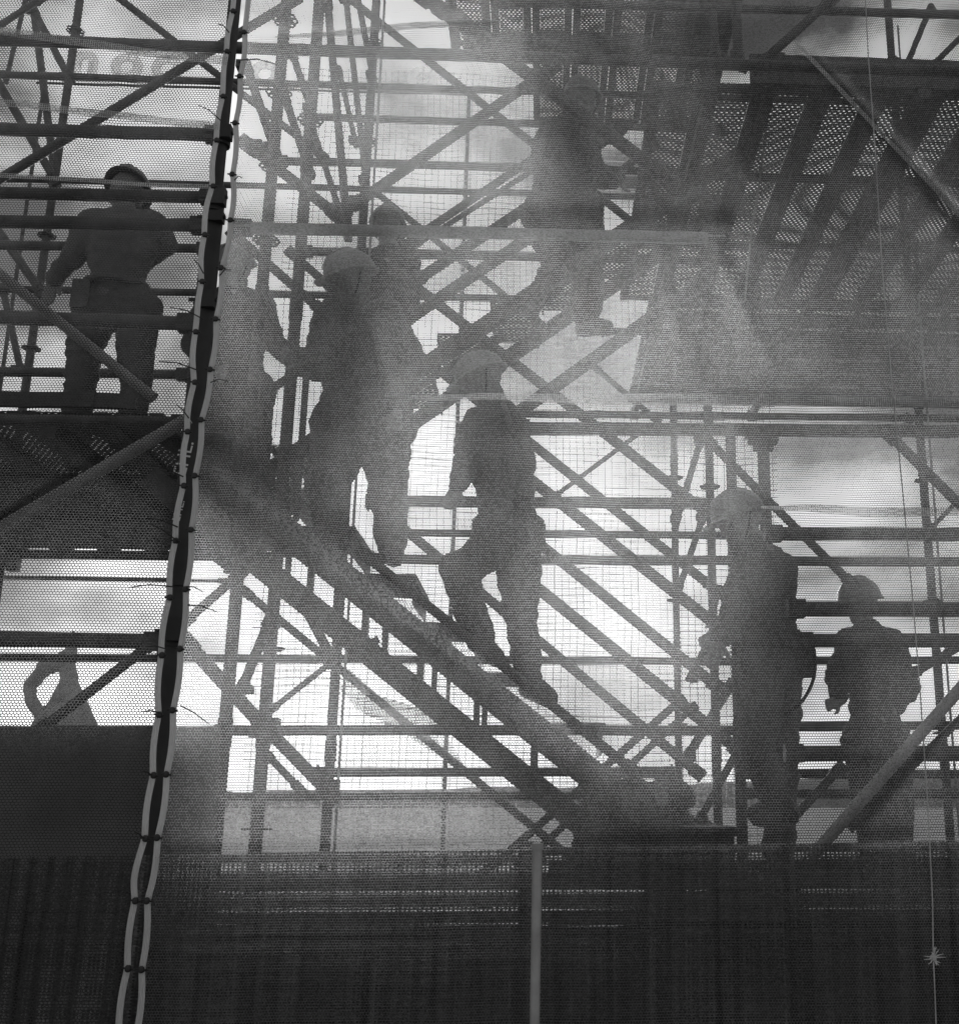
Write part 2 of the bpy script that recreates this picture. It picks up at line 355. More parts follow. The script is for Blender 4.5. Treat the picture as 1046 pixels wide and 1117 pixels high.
# horizontals: x1,y1,x2,y2,thickness,Y,label
A = 'scaffold_ledger'; G = 'guard_rail'
HZ = [
 (A, -60, 41, 1100, 80, 13, 4.45, 'topmost thick horizontal tube, running the full photo width'),
 (A, -60, 79, 1000, 113, 8, 7.4, 'thin rear horizontal tube just below the topmost thick one'),
 (A, -60, 139, 241, 147, 14, 4.2, 'thick black horizontal tube well above the left worker, ending at the seam'),
 (A, 333, 127, 790, 141, 8, 6.6, 'horizontal tube starting at a lug ring, third tube down beside the seam'),
 (A, 303, 175, 800, 189, 9, 6.45, 'horizontal tube level with the shoulders of the climbing top worker, left of him'),
 (A, -60, 193, 800, 217, 7, 8.4, 'thin far horizontal tube crossing behind the left worker helmet'),
 (G, -60, 209, 236, 215, 13, 4.3, 'thick guard rail crossing just behind the left worker helmet rim'),
 (G, -60, 240, 226, 246, 14, 4.3, 'thick guard rail across the left worker shoulders'),
 (A, -60, 266, 228, 271, 10, 5.9, 'horizontal tube crossing the left worker waist'),
 (A, 330, 274, 800, 285, 10, 6.6, 'horizontal tube close under the pale front rail in the middle'),
 (A, -60, 314, 590, 326, 8, 7.4, 'thin horizontal tube at the left worker hip, running on to the stair steps'),
 (G, -60, 344, 212, 353, 15, 4.3, 'thick guard rail across the left worker thighs'),
 (A, -60, 404, 206, 409, 10, 5.9, 'horizontal tube at the left worker knees'),
 (G, -60, 457, 205, 460, 11, 4.5, 'horizontal tube along the front edge of the left deck'),
 (A, -60, 604, 290, 608, 9, 7.42, 'horizontal tube along the rear edge of the left deck'),
 (A, -60, 629, 248, 634, 4, 8.4, 'very thin horizontal bar in the bright strip under the left deck'),
 (G, -60, 696, 178, 700, 15, 4.2, 'thick black guard rail meeting the seam above the dark tarpaulin'),
 (A, -60, 717, 860, 722, 8, 7.4, 'thin horizontal tube right across the picture behind the stair flight'),
 (A, 236, 797, 835, 797, 10, 6.6, 'horizontal tube level with the top edge of the dark tarpaulin'),
 (A, 344, 843, 735, 842, 9, 6.6, 'horizontal tube starting at a brace knot below the stair flight'),
 (A, 241, 869, 640, 869, 8, 7.4, 'horizontal tube just above the hill line, left of the stair foot'),
 (G, 200, 936, 577, 938, 7, 4.6, 'thin rail above the slatted boards, left of the pale front pole'),
 (G, 590, 929, 1100, 923, 7, 4.6, 'thin rail above the slatted boards, right of the pale front pole'),
 (A, 560, 467, 1100, 471, 14, 4.3, 'long thick beam across the middle right with the bracket head below it'),
 (A, 540, 451, 1100, 457, 8, 7.4, 'thin horizontal tube just above the long thick beam'),
 (A, 400, 547, 800, 549, 12, 6.45, 'horizontal tube behind the stair worker waist'),
 (G, 835, 582, 1100, 583, 14, 4.35, 'thick guard rail beginning at the stooping worker neck'),
 (A, 420, 581, 806, 584, 8, 7.4, 'thin horizontal tube behind the stair worker hips'),
 (A, 405, 610, 1100, 613, 10, 6.6, 'horizontal tube at the stair worker bent knee, running to the right edge'),
 (G, 860, 664, 1100, 665, 15, 4.3, 'thick guard rail at the neck of the right worker'),
 (G, 868, 699, 1100, 699, 14, 4.3, 'thick guard rail at the shoulders of the right worker'),
 (A, 860, 721, 1100, 720, 8, 7.4, 'thin horizontal tube behind the right worker chest'),
 (A, 835, 793, 1100, 791, 9, 7.4, 'horizontal tube behind the right worker hips'),
 (G, 857, 822, 1100, 822, 15, 4.35, 'thick guard rail across the right worker thighs'),
 (A, 808, 844, 1100, 845, 9, 7.4, 'horizontal tube just below the lowest thick guard rail at right'),
 (A, 808, 866, 1100, 866, 9, 6.6, 'lowest horizontal tube beside the right worker knees'),
 (A, 540, 2, 1100, 17, 10, 5.0, 'dark horizontal tube along the top right photo edge'),
 (A, 655, 361, 860, 362, 8, 7.4, 'thin horizontal tube behind the upper stair flight'),
]
for k, x1, y1, x2, y2, t, Y, lab in HZ: member(k, x1, y1, x2, y2, t, Y, lab, mat=STEEL)
D = 'diagonal_brace'; T = 'raking_tube'
DG = [
 (T, 33, -20, 63, 215, 8, 8.0, 'steep tube dropping past the upper end of the left edge upright'),
 (T, 34, 5, 78, 90, 8, 7.6, 'short steep tube meeting the left edge upright at the second rail'),
 (D, -10, 75, 60, 196, 9, 6.8, 'brace falling from the left edge to behind the left worker shoulder'),
 (T, 30, -10, 6, 90, 5, 8.6, 'very thin tube in the upper left corner'),
 (D, -20, 40, 45, -2, 7, 6.6, 'short brace rising into the upper left corner'),
 (D, 120, -10, 352, 170, 8, 7.2, 'long brace falling from the top edge across the seam top'),
 (D, -20, 207, 322, -1, 10, 5.8, 'long brace rising from the left edge to the top of the seam'),
 (D, -10, 240, 45, 318, 9, 6.8, 'short brace falling at the left edge beside the worker hanging hand'),
 (T, 2, 310, 24, 410, 7, 7.8, 'steep tube at the left edge beside the worker legs'),
 (D, 45, 796, 168, 700, 10, 5.6, 'brace rising from the tarpaulin top past the statue to the seam'),
 (D, 200, 680, 262, 626, 9, 5.6, 'short brace right of the seam just under the left deck'),
 (D, 200, 697, 294, 800, 13, 4.7, 'thick brace falling from the seam toward the tarpaulin corner'),
 (D, 286, 790, 362, 868, 12, 4.75, 'thick brace continuing down to the hill line under the stair'),
 (D, 290, 822, 328, 862, 7, 6.2, 'short thin brace beside the thick one near the hill line'),
 (T, 267, 66, 302, 170, 10, 5.6, 'leaning tube closest to the seam top on its right'),
 (T, 318, 55, 341, 124, 8, 6.8, 'short leaning tube under the topmost rail between two uprights'),
 (T, 309, 100, 340, 194, 9, 6.2, 'leaning tube between the first and second tall uprights'),
 (T, 356, -15, 380, 262, 9, 5.8, 'tall leaning tube right of the second tall upright'),
 (T, 376, -15, 401, 214, 7, 7.0, 'tall thin leaning tube beside the conduit upright'),
 (T, 388, -15, 408, 90, 7, 7.8, 'short leaning tube at the top edge right of the conduit upright'),
 (T, 338, 130, 372, 235, 7, 7.0, 'leaning tube ending at the knot above the pale front rail'),
 (T, 369, 72, 389, 160, 6, 7.6, 'short thin leaning tube left of the conduit upright'),
 (D, 268, 156, 372, 238, 12, 4.6, 'thick brace with a coupler beside the seam, pointing at the bent worker'),
 (D, 255, 255, 350, 338, 10, 5.9, 'brace falling from the pale rail toward the bent middle worker chest'),
 (D, 318, 276, 364, 316, 9, 5.9, 'short brace just left of the bent middle worker helmet'),
 (D, 432, 296, 800, 582, 11, 6.45, 'upper long brace falling behind the stair worker helmet'),
 (D, 408, 208, 590, 354, 7, 7.8, 'thin brace falling from the conduit upright to the stair steps'),
 (D, 372, 233, 604, 72, 12, 5.8, 'broad brace rising from the rail knot to the top worker head'),
 (D, 436, 270, 600, 160, 9, 6.9, 'upper one of two paired braces rising to the top worker back'),
 (D, 452, 268, 596, 176, 6, 7.4, 'thin one of two paired braces rising to the top worker back'),
 (D, 445, 312, 606, 205, 12, 6.2, 'brace rising to the top worker seat'),
 (D, 425, 362, 590, 250, 13, 5.95, 'brace rising under the top worker seat'),
 (D, 376, -6, 712, 260, 9, 6.6, 'long brace falling from the top edge behind the top worker'),
 (D, 462, -4, 735, 199, 15, 5.3, 'broad brace falling from the top edge over the top worker head'),
 (D, 500, 18, 560, 60, 11, 6.2, 'short brace beside the broad one at the top edge'),
 (D, 640, 168, 676, 142, 10, 6.4, 'short brace above the top worker hand'),
 (D, 668, 194, 712, 158, 9, 6.4, 'short brace rising right of the top worker hand'),
 (D, 694, 249, 732, 222, 8, 7.2, 'small brace above the pale rail right end'),
 (D, 540, 468, 775, 300, 14, 5.7, 'broad brace rising right of the stair worker helmet'),
 (D, 604, 542, 706, 466, 5, 7.8, 'very thin brace rising behind the lattice to the long beam'),
 (D, 648, 400, 716, 458, 6, 7.8, 'thin brace falling to the long beam from the upper flight'),
 (D, 445, 428, 545, 368, 8, 6.4, 'brace rising behind the stair worker helmet to the steps'),
 (D, 405, 345, 805, 663, 10, 6.9, 'second long lattice brace, falling behind the stair worker back'),
 (D, 548, 499, 812, 706, 12, 6.2, 'third long lattice brace, starting at the stair worker back'),
 (D, 578, 585, 782, 749, 11, 6.5, 'fourth long lattice brace, starting at the stair worker hips'),
 (D, 540, 604, 805, 818, 12, 6.3, 'fifth long lattice brace, starting between the stair worker legs'),
 (D, 418, 558, 762, 844, 10, 6.7, 'sixth long lattice brace, passing behind the stair worker shin'),
 (D, 396, 604, 692, 842, 10, 4.85, 'hand rail like brace along the stair treads below the stair worker'),
 (D, 268, 646, 642, 952, 8, 7.4, 'long thin brace falling under the stair flight to the pale pole'),
 (D, 294, 776, 362, 722, 6, 7.4, 'thin brace rising to the conduit upright below the stair'),
 (D, 366, 722, 408, 700, 6, 7.4, 'tiny brace right of the conduit upright below the stair'),
 (D, 328, 654, 362, 718, 10, 5.9, 'steep short brace from the stair stringer to the conduit upright'),
 (D, 742, 764, 526, 955, 8, 7.4, 'left one of two parallel braces rising behind the stair foot'),
 (D, 756, 772, 548, 962, 7, 7.8, 'right one of two parallel braces rising behind the stair foot'),
 (D, 772, 480, 928, 636, 9, 6.6, 'brace falling from the long beam to the right worker helmet'),
 (T, 766, 474, 736, 575, 7, 7.0, 'leaning tube under the long beam left of the stooping worker'),
 (T, 768, 560, 738, 650, 7, 7.2, 'leaning tube just left of the ringed upright'),
 (D, 970, 474, 1070, 574, 11, 5.2, 'short brace at the right edge under the long beam'),
 (D, 1014, 578, 1060, 530, 5, 7.8, 'very thin brace crossing the right edge upright'),
 (D, 860, 898, 916, 838, 9, 6.6, 'short brace between the stooping worker and the right worker legs'),
 (D, 994, 736, 1062, 696, 9, 6.6, 'short brace right of the right worker elbow'),
 (D, 826, 72, 908, -2, 11, 4.7, 'brace rising to the top edge above the right deck'),
 (T, 776, 55, 812, 74, 9, 5.4, 'stub brace near the top, left of the rising one'),
 (T, 985, 80, 1016, 5, 7, 6.4, 'leaning tube near the top right corner'),
 (T, 1014, 74, 1060, 28, 7, 6.4, 'short leaning tube in the top right corner'),
 (T, 775, -10, 782, 70, 9, 5.0, 'short upright tube at the top edge left of the rising brace'),
 (T, 802, -10, 806, 72, 12, 4.7, 'thick short upright tube at the top edge left of the rising brace'),
 (T, 747, 830, 800, 742, 9, 6.9, 'leaning tube at the stair foot beside the ringed upright'),
 (T, 752, 742, 778, 690, 7, 6.9, 'short leaning tube below the ring of the ringed upright'),
 (T, 760, 900, 815, 800, 8, 6.8, 'lower leaning tube between stair foot and stooping worker'),
 (T, 262, 756, 296, 672, 10, 6.0, 'leaning prop with a pale lower end left of the second upright'),
 (D, 930, 900, 1062, 770, 8, 6.8, 'thin brace rising behind the right worker to the right edge'),
]
for i, (k, x1, y1, x2, y2, t, Y, lab) in enumerate(DG):
    r = member(k, x1, y1, x2, y2, t, Y, lab, mat=STEEL, heads=k == D)
    if k == T or t > 11:
        p = at(x1, y1, Y); q = at(x2, y2, Y); d = q - p
        coupler(r, p + d * .07, d, t / 2 * Y * .967 / F)
        coupler(r, p + d * .93, d, t / 2 * Y * .967 / F)
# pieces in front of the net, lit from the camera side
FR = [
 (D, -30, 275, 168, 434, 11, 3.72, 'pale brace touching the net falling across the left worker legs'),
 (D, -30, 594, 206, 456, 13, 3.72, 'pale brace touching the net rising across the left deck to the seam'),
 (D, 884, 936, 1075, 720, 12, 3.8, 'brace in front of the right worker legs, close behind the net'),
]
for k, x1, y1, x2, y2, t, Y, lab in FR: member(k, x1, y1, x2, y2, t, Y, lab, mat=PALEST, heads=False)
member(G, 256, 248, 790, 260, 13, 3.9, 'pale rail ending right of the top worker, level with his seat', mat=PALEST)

# ---------------------------------------------------------------- decks
def plank_y(x, y0, y1, z, wd, label, group, name='perforated_plank'):
    root = empty(name, (x, (y0 + y1) / 2, z), label, 'scaffold plank', group)
    b = MB(); b.box((x, (y0 + y1) / 2, z), (wd / 2 - .062, (y1 - y0) / 2 - .02, .0015)); o = b.build('perforated_panel', PERF, root, False)
    for s in (-1, 1):
        b = MB(); b.box((x + s * (wd / 2 - .031), (y0 + y1) / 2, z - .012), (.029, (y1 - y0) / 2 - .02, .0145)); b.build('side_channel', CAST, root, False)
    for yy in list(np.linspace(y0 + .03, y1 - .03, 4)):
        b = MB(); b.box((x, yy, z - .028), (wd / 2 - .004, .022, .013)); b.build('cross_rib', CAST, root, False)
    return root
def plank_x(x0, x1, y, z, wd, label, group):
    root = empty('perforated_plank', ((x0 + x1) / 2, y, z), label, 'scaffold plank', group)
    b = MB(); b.box(((x0 + x1) / 2, y, z), ((x1 - x0) / 2 - .0008, .045, .0015)); b.build('perforated_panel', PERF, root, False)
    for s in (-1, 1):
        b = MB(); b.box(((x0 + x1) / 2, y + s * (wd / 2 - .052), z - .006), ((x1 - x0) / 2 - .0008, .050, .008)); b.build('side_channel', CAST, root, False)
    for xx in np.arange(x0 + .1, x1, .5):
        b = MB(); b.box((xx, y, z - .012), (.03, .044, .005)); b.build('cross_rib', CAST, root, False)
    return root
ZL = CZ + 1.63; ZR = CZ + 3.63; ZT = CZ + 5.63; ZF = CZ - .42
def ordinal(i): return ['first', 'second', 'third', 'fourth', 'fifth', 'sixth', 'seventh', 'eighth', 'ninth', 'tenth', 'eleventh', 'twelfth', 'thirteenth', 'fourteenth', 'fifteenth', 'sixteenth', 'seventeenth', 'eighteenth'][i]
xs = np.arange(-5.1, -1.55, .30)
for i, x in enumerate(xs):
    plank_y(x, 4.62, 7.35, ZL, .298, f'perforated plank of the left worker deck, {ordinal(i)} from its left end', 'planks of the left deck')
xr = np.arange(.65, 4.1, .30)
for i, x in enumerate(xr):
    plank_y(x, 5.0, 7.55, ZR, .298, f'perforated plank over the right side, {ordinal(i)} from the deck end by the stair', 'planks of the right deck')
for i, y in enumerate(np.arange(7.75, 9.9, .31)):
    for j, (a, c) in enumerate(((.72, 2.9), (2.9, 5.1))):
        plank_x(a, c, y, ZR, .30, f'long perforated plank of the right deck rear half, {ordinal(i)} row back, ' + ('left length' if j == 0 else 'right length'), 'planks of the right deck rear half')
for i, x in enumerate(np.arange(-.62, 1.2, .30)):
    plank_y(x, 5.0, 7.4 if x < -.1 else 8.35, ZT, .298, f'perforated plank at the top edge, {ordinal(i)} from the left above the top worker', 'planks of the top deck')
for i, y in enumerate(np.arange(4.85, 8.4, .31)):
    for j, (a, c) in enumerate(((-6, -2.2), (-2.2, 1.2), (1.2, 4.6))):
        plank_x(a, c, y, ZF, .30, f'low floor plank behind the slatted boards, {ordinal(i)} row back, ' + ('left', 'middle', 'right')[j] + ' length', 'planks of the lowest floor')
def bar(name, x0, x1, Y, z, hy, hz, label, cat, group=None, mat=STEEL, parts=True):
    root = empty(name, ((x0 + x1) / 2, Y, z), label, cat, group)
    b = MB(); b.box(((x0 + x1) / 2, Y, z), ((x1 - x0) / 2, hy, hz)); b.build('board', mat, root, False)
    for x in np.arange(x0 + .15, x1, 1.1):
        b = MB(); b.box((x, Y - hy - .004, z), (.03, .004, hz * 1.06)); b.build('fixing_strap', CAST, root, False)
    return root
bar('toe_board', 1.0, 5.2, 4.93, ZR + .02, .012, .085, 'toe board on the near edge of the high right deck', 'toe board')
bar('toe_board', -5.4, -1.75, 4.58, ZL + .03, .014, .032, 'toe board at the left worker feet', 'toe board', mat=BOARD)
bar('toe_board', -.7, 1.2, 7.45, ZT + .03, .014, .10, 'toe board on the far side of the top deck', 'toe board')
# transoms: beams along Y carrying decks
def transom(x, y0, y1, z, label):
    root = empty('scaffold_transom', (x, (y0 + y1) / 2, z), label, 'transom', 'beams carrying the decks')
    b = MB(); b.box((x, (y0 + y1) / 2, z), (.024, (y1 - y0) / 2, .035)); b.build('beam', STEEL, root, False)
    for e in (y0, y1):
        b = MB(); b.box((x, e, z), (.034, .03, .05)); b.build('end_bracket', CAST, root, False)
for x, z, a, c, lab in ((-4.9, ZL - .09, 4.6, 7.4, 'beam under the left deck nearest the photo edge'), (-3.5, ZL - .09, 4.6, 7.4, 'beam under the left deck below the left worker'), (-2.1, ZL - .09, 4.6, 7.4, 'beam under the left deck by the seam'),
                      (.80, ZR - .07, 4.95, 9.9, 'beam under the right deck beside the stair top'), (1.9, ZR - .07, 4.95, 9.9, 'beam under the right deck middle'), (3.4, ZR - .07, 4.95, 9.9, 'beam under the right deck toward the right edge'),
                      (-.75, ZT - .09, 5, 7.4, 'beam under the left end of the top deck'), (.45, ZT - .09, 5, 7.4, 'beam under the middle of the top deck')):
    transom(x, a, c, z, lab)
# ---------------------------------------------------------------- stairs
def stair(label, px, py, Y0, Y1, n_up, n_dn, sgn, rise=.22, run=.285, sh=.11, deep=0):
    c = at(px, py, (Y0 + Y1) / 2)
    root = empty('stair_flight', (c.x, (Y0 + Y1) / 2, c.z), label, 'stair flight', 'metal stair flights')
    for i in range(-n_dn, n_up + 1):
        p = Vector((c.x + sgn * run * i, (Y0 + Y1) / 2, c.z + rise * i))
        b = MB(); b.box(p, (run / 2 - .01, (Y1 - Y0) / 2 - .02, .0015)); t = b.build('tread', PERF, root, False)
        b = MB()
        for s in (-1, 1): b.box(p + Vector((s * (run / 2 - .012), 0, -.018)), (.006, (Y1 - Y0) / 2 - .022, .019))
        b.build('tread_lip', CAST, t, False).parent = root
        if deep:
            b = MB(); b.box(p + Vector((run / 2 - .02, 0, -.075)), (.002, (Y1 - Y0) / 2 - .03, .055)); b.build('riser', PERF, root, False)
    dz = .05 + deep * .4; a = Vector((c.x - sgn * run * (n_dn + .8), 0, c.z - rise * (n_dn + .8) - dz)); e = Vector((c.x + sgn * run * (n_up + .8), 0, c.z + rise * (n_up + .8) - dz))
    d = (e - a).normalized(); rot = d.to_track_quat('X', 'Z').to_matrix()
    for Yy in (Y0, Y1):
      for off in ((0, -deep) if deep else (0,)):
        m = (a + e) / 2 + Vector((0, 0, off)); b = MB(); b.box((m.x, Yy, m.z), ((e - a).length / 2, .022, sh / 2), rot)
        nrm = rot @ Vector((0, 0, 1))
        for s in (-1, 1):
            q = m + nrm * s * (sh / 2 - .004); b.box((q.x, Yy, q.z), ((e - a).length / 2 + .002, .034, .007), rot)
        b.build('stringer', STEEL, root, False)
        if off:
            b = MB()
            for k in range(1, 12):
                c0 = a.lerp(e, k / 12); b.box((c0.x, Yy, c0.z - deep / 2), (.014, .012, deep / 2))
            b.build('stringer_web', STEEL, root, False)
    return root
stair('long lower metal stair flight under the feet of the stair worker', 430, 640, 4.98, 5.62, 3, 6, -1, sh=.10, deep=.25)
stair('upper metal stair flight that the top worker climbs', 508, 388, 5.75, 6.4, 5, 3, 1, sh=.07)
def handrail(label, pts, r=.02):
    root = empty('stair_handrail', pts[0], label, 'handrail', 'stair handrails'); b = MB(); b.tube(pts, r, 10); b.build('rail', STEEL, root)
    for p in pts[1:-1]:
        b = MB(); b.tube([p, p - Vector((0, 0, .75))], r * .8, 8); b.build('baluster', STEEL, root)
handrail('handrail held by the bent middle worker, rising to the right', [at(250, 455, 4.95), at(285, 432, 4.95), at(335, 398, 4.95), at(375, 372, 4.95)])
#handrail('handrail between the stair worker hand and the ringed lattice', [at(470, 520, 5.7), at(560, 590, 5.7), at(650, 662, 5.7), at(760, 752, 5.7)], .018)

# ---------------------------------------------------------------- hoarding, tarpaulin, poles
def cloth(name, pts, thick, mat, label, cat, wob=.02, nx=40, ny=24, Yo=0, seed=0):
    """pts: four corner points tl,tr,br,bl in world"""
    b = MB(); tl, tr, br, bl = [Vector(p) for p in pts]
    for side in (0, 1):
        for j in range(ny + 1):
            for i in range(nx + 1):
                u, v = i / nx, j / ny
                p = (tl * (1 - u) + tr * u) * (1 - v) + (bl * (1 - u) + br * u) * v
                y = wob * noise.fractal(Vector((p.x * 2.5, p.z * .5, seed)), 1, 2, 3) + wob * .3 * math.sin(p.x * 21 + 2 * noise.noise(Vector((p.x, p.z, 3))))
                b.v.append((p.x, p.y + y + side * thick, p.z))
    n = (nx + 1) * (ny + 1)
    for j in range(ny):
        for i in range(nx):
            a = j * (nx + 1) + i; b.f.append((a, a + 1, a + nx + 2, a + nx + 1)); b.f.append((n + a, n + a + nx + 1, n + a + nx + 2, n + a + 1))
    for i in range(nx):
        for j in (0, ny):
            a = j * (nx + 1) + i; b.f.append((a, a + 1, n + a + 1, n + a))
    for j in range(ny):
        for i in (0, nx):
            a = j * (nx + 1) + i; b.f.append((a, a + nx + 1, n + a + nx + 1, n + a))
    return tag(b.build(name, mat), label, cat)
TARP2 = pmat('faded_tarpaulin', .13, .8, 0, 3, .35, .6, 22)
Yt = 4.62
cloth('tarpaulin_sheet', (at(-120, 792, Yt), at(240, 792, Yt), at(232, 1030, Yt), at(-120, 1030, Yt)), .006, TARP2, 'dark sheet hung below the statue, left of the seam', 'tarpaulin', .03, seed=5)
cloth('lower_hoarding_cloth', (at(-160, 1010, 4.7), at(1200, 1010, 4.7), at(1200, 1010, 4.7) - Vector((0, 0, 1.05)), at(-160, 1010, 4.7) - Vector((0, 0, 1.05))), .006, TARP, 'black cloth filling the bottom of the picture below the slats', 'tarpaulin', .05, nx=90, seed=9)
for i, (y0, y1) in enumerate(((952, 971), (976, 990), (995, 1007))):
    p0 = at(-160, y0, 4.55); p1 = at(1200, y0, 4.55); q = at(500, y1, 4.55); m = at(500, y0, 4.55)
    bar('hoarding_board', p0.x, p1.x, 4.55, (m.z + q.z) / 2, .014, (m.z - q.z) / 2, ['topmost', 'middle', 'lowest'][i] + ' long horizontal board of the slatted hoarding', 'board', 'boards of the hoarding', BOARD)
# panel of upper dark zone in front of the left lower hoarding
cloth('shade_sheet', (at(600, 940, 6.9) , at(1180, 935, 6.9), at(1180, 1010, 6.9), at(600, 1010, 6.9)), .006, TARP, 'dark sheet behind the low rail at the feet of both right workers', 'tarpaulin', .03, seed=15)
def pole():
    p = at(586, 925, 3.42); root = empty('front_pole', (p.x, 3.42, 0), 'pale short pole standing before the slatted boards at bottom centre', 'pole')
    b = MB(); b.tube([(p.x, 3.42, .01), (p.x, 3.42, p.z)], .0145, 14); b.build('tube', PALEST, root)
    b = MB(); b.box((p.x, 3.42, .006), (.06, .06, .006)); b.build('base_plate', CAST, root)
    b = MB(); b.tube([(p.x, 3.42, p.z - .005), (p.x, 3.42, p.z + .012)], .018, 14); b.build('cap', PALEST, root)
    q = at(574, 918, 4.4); z1 = at(574, 1000, 4.4).z
    root = empty('scaffold_standard', (q.x, 4.4, 0), 'short dark upright end just left behind the pale short pole', 'scaffold post', GR_S)
    b = MB(); b.tube([(q.x, 4.4, .01), (q.x, 4.4, q.z)], .022, 14); b.build('tube', DARKST, root)
    b = MB(); b.tube([(q.x, 4.4, q.z - .05), (q.x, 4.4, q.z + .0)], .028, 14); b.build('joint_collar', CAST, root)
pole()

# ---------------------------------------------------------------- far statue and letters
def remesh(segs, name, mat, parent=None, voxel=.01, amp=0., fsc=9., smooth=3, seed=0, loc=None):
    b = MB()
    for sg in segs:
        p, r1, q, r2 = sg; p = Vector(p); q = Vector(q); d = q - p; l = d.length
        if l < 1e-5: d = Vector((0, 0, 1)); l = 1e-4
        d = d.normalized(); o = d.orthogonal().normalized(); w_ = d.cross(o); n = 14; rings = []
        for k in range(5): a = -math.pi / 2 + math.pi / 2 * k / 4.; rings.append((p + d * math.sin(a) * r1, math.cos(a) * r1))
        for k in range(5): a = math.pi / 2 * k / 4.; rings.append((q + d * math.sin(a) * r2, math.cos(a) * r2))
        vs_ = []; fs = []
        for (c, r) in rings:
            for k in range(n):
                a = 2 * math.pi * k / n; vs_.append(c + (o * math.cos(a) + w_ * math.sin(a)) * max(r, 1e-4))
        for i in range(len(rings) - 1):
            for k in range(n):
                x = i * n + k; y = i * n + (k + 1) % n; fs.append((x, y, y + n, x + n))
        fs.append(tuple(reversed(range(n)))); fs.append(tuple((len(rings) - 1) * n + k for k in range(n)))
        b.add(vs_, fs)
    org = Vector(loc) if loc is not None else (parent.location.copy() if parent else Vector((0, 0, 0)))
    me = bpy.data.meshes.new('t'); me.from_pydata([tuple(Vector(v) - org) for v in b.v], [], b.f)
    t = bpy.data.objects.new('t', me); C.objects.link(t)
    m = t.modifiers.new('r', 'REMESH'); m.mode = 'VOXEL'; m.voxel_size = voxel
    m = t.modifiers.new('s', 'SMOOTH'); m.factor = .5; m.iterations = smooth
    dg = bpy.context.evaluated_depsgraph_get(); me2 = bpy.data.meshes.new_from_object(t.evaluated_get(dg)); bpy.data.objects.remove(t)
    if amp:
        n = len(me2.vertices); c = np.zeros(n * 3, 'f'); me2.vertices.foreach_get('co', c); nn = np.zeros(n * 3, 'f'); me2.vertices.foreach_get('normal', nn)
        c = c.reshape(-1, 3); nn = nn.reshape(-1, 3)
        ds = np.array([noise.fractal(Vector((v[0] * fsc + seed, v[1] * fsc, v[2] * fsc * .8)), 1, 2, 3) for v in c]) * amp
        ds += np.array([abs(noise.noise(Vector((v[0] * fsc * .6, v[1] * fsc * .6, v[2] * fsc * 2.2 + seed)))) for v in c]) * amp * .9
        c = c + nn * ds[:, None]; me2.vertices.foreach_set('co', c.reshape(-1).astype('f')); me2.update()
    me2.shade_smooth(); me2.materials.clear(); me2.materials.append(mat); me2.name = name
    o = bpy.data.objects.new(name, me2); C.objects.link(o)
    if parent: o.parent = parent
    else: o.location = org
    return o
def statue():
    Y = 22.; s = Y / F
    P = lambda x, y, dy=0: at(x, y, Y + dy)
    r = lambda px: px * s
    base = P(70, 800); root = empty('stone_statue', (base.x, Y, 0), 'pale statue with a bent arm on the skyline, low at the left', 'statue')
    segs = [(P(72, 716), r(8), P(76, 740), r(8)), (P(76, 740), r(6), P(52, 785), r(8)), (P(52, 785), r(13), P(80, 800), r(22)), (P(76, 745), r(9), P(92, 795), r(14)), (P(66, 722), r(8), P(50, 728), r(9)),
            (P(50, 728), r(7), P(32, 748), r(6.5)), (P(32, 748), r(6.5), P(34, 764), r(6.5)), (P(34, 764), r(6.5), P(50, 786), r(7)), (P(80, 690), r(2.2), P(78, 716), r(7)), (P(66, 800), r(30), P(66, 860), r(34))]
    remesh(segs, 'figure', STONE, root, voxel=.035, amp=.03, fsc=3)
    b = MB(); q = P(66, 858); b.box((q.x, Y, q.z / 2), (.8, .8, q.z / 2)); b.build('pedestal', STONE, root, False)
statue()
def letters():
    Y = 26.
    root = empty('roof_sign', at(140, 90, Y), 'ghostly row of large rounded letters behind the topmost rail at left', 'sign')
    cu = bpy.data.curves.new('l', 'FONT'); cu.size = 1.0; cu.extrude = .03; cu.align_x = 'CENTER'; cu.offset = .035
    SG = netmat('sign_haze', 'dots', .02, .02, .004, .004, True, refr=.1, trans=.75, diff=.1, lay=.55)  # letters made see-through so the grey of distant haze is in the material
    for ch, x, y in (('n', 91, 82), ('o', 137, 84), ('o', 181, 86), ('o', 288, 92), ('o', 460, 98)):
        cu.body = ch; to = bpy.data.objects.new('tmp', cu); C.objects.link(to)
        me = bpy.data.meshes.new_from_object(to.evaluated_get(bpy.context.evaluated_depsgraph_get())); bpy.data.objects.remove(to)
        me.materials.clear(); me.materials.append(SG)
        o = bpy.data.objects.new('letter', me); C.objects.link(o); o.parent = root; o.location = at(x, y, Y) - root.location; o.rotation_euler = (R(90), 0, 0)
        o.scale = (1.45, 1.45, 1)
    b = MB(); 
    p = at(40, 90, Y); q = at(520, 103, Y)
    b.tube([p, q], .035, 8); b.build('sign_rail', STEEL, root)
    for x in (p.x + .2, q.x - .2):
        b = MB(); b.tube([(x, Y, .0), (x, Y, p.z)], .05, 8); b.build('sign_post', STEEL, root)
letters()

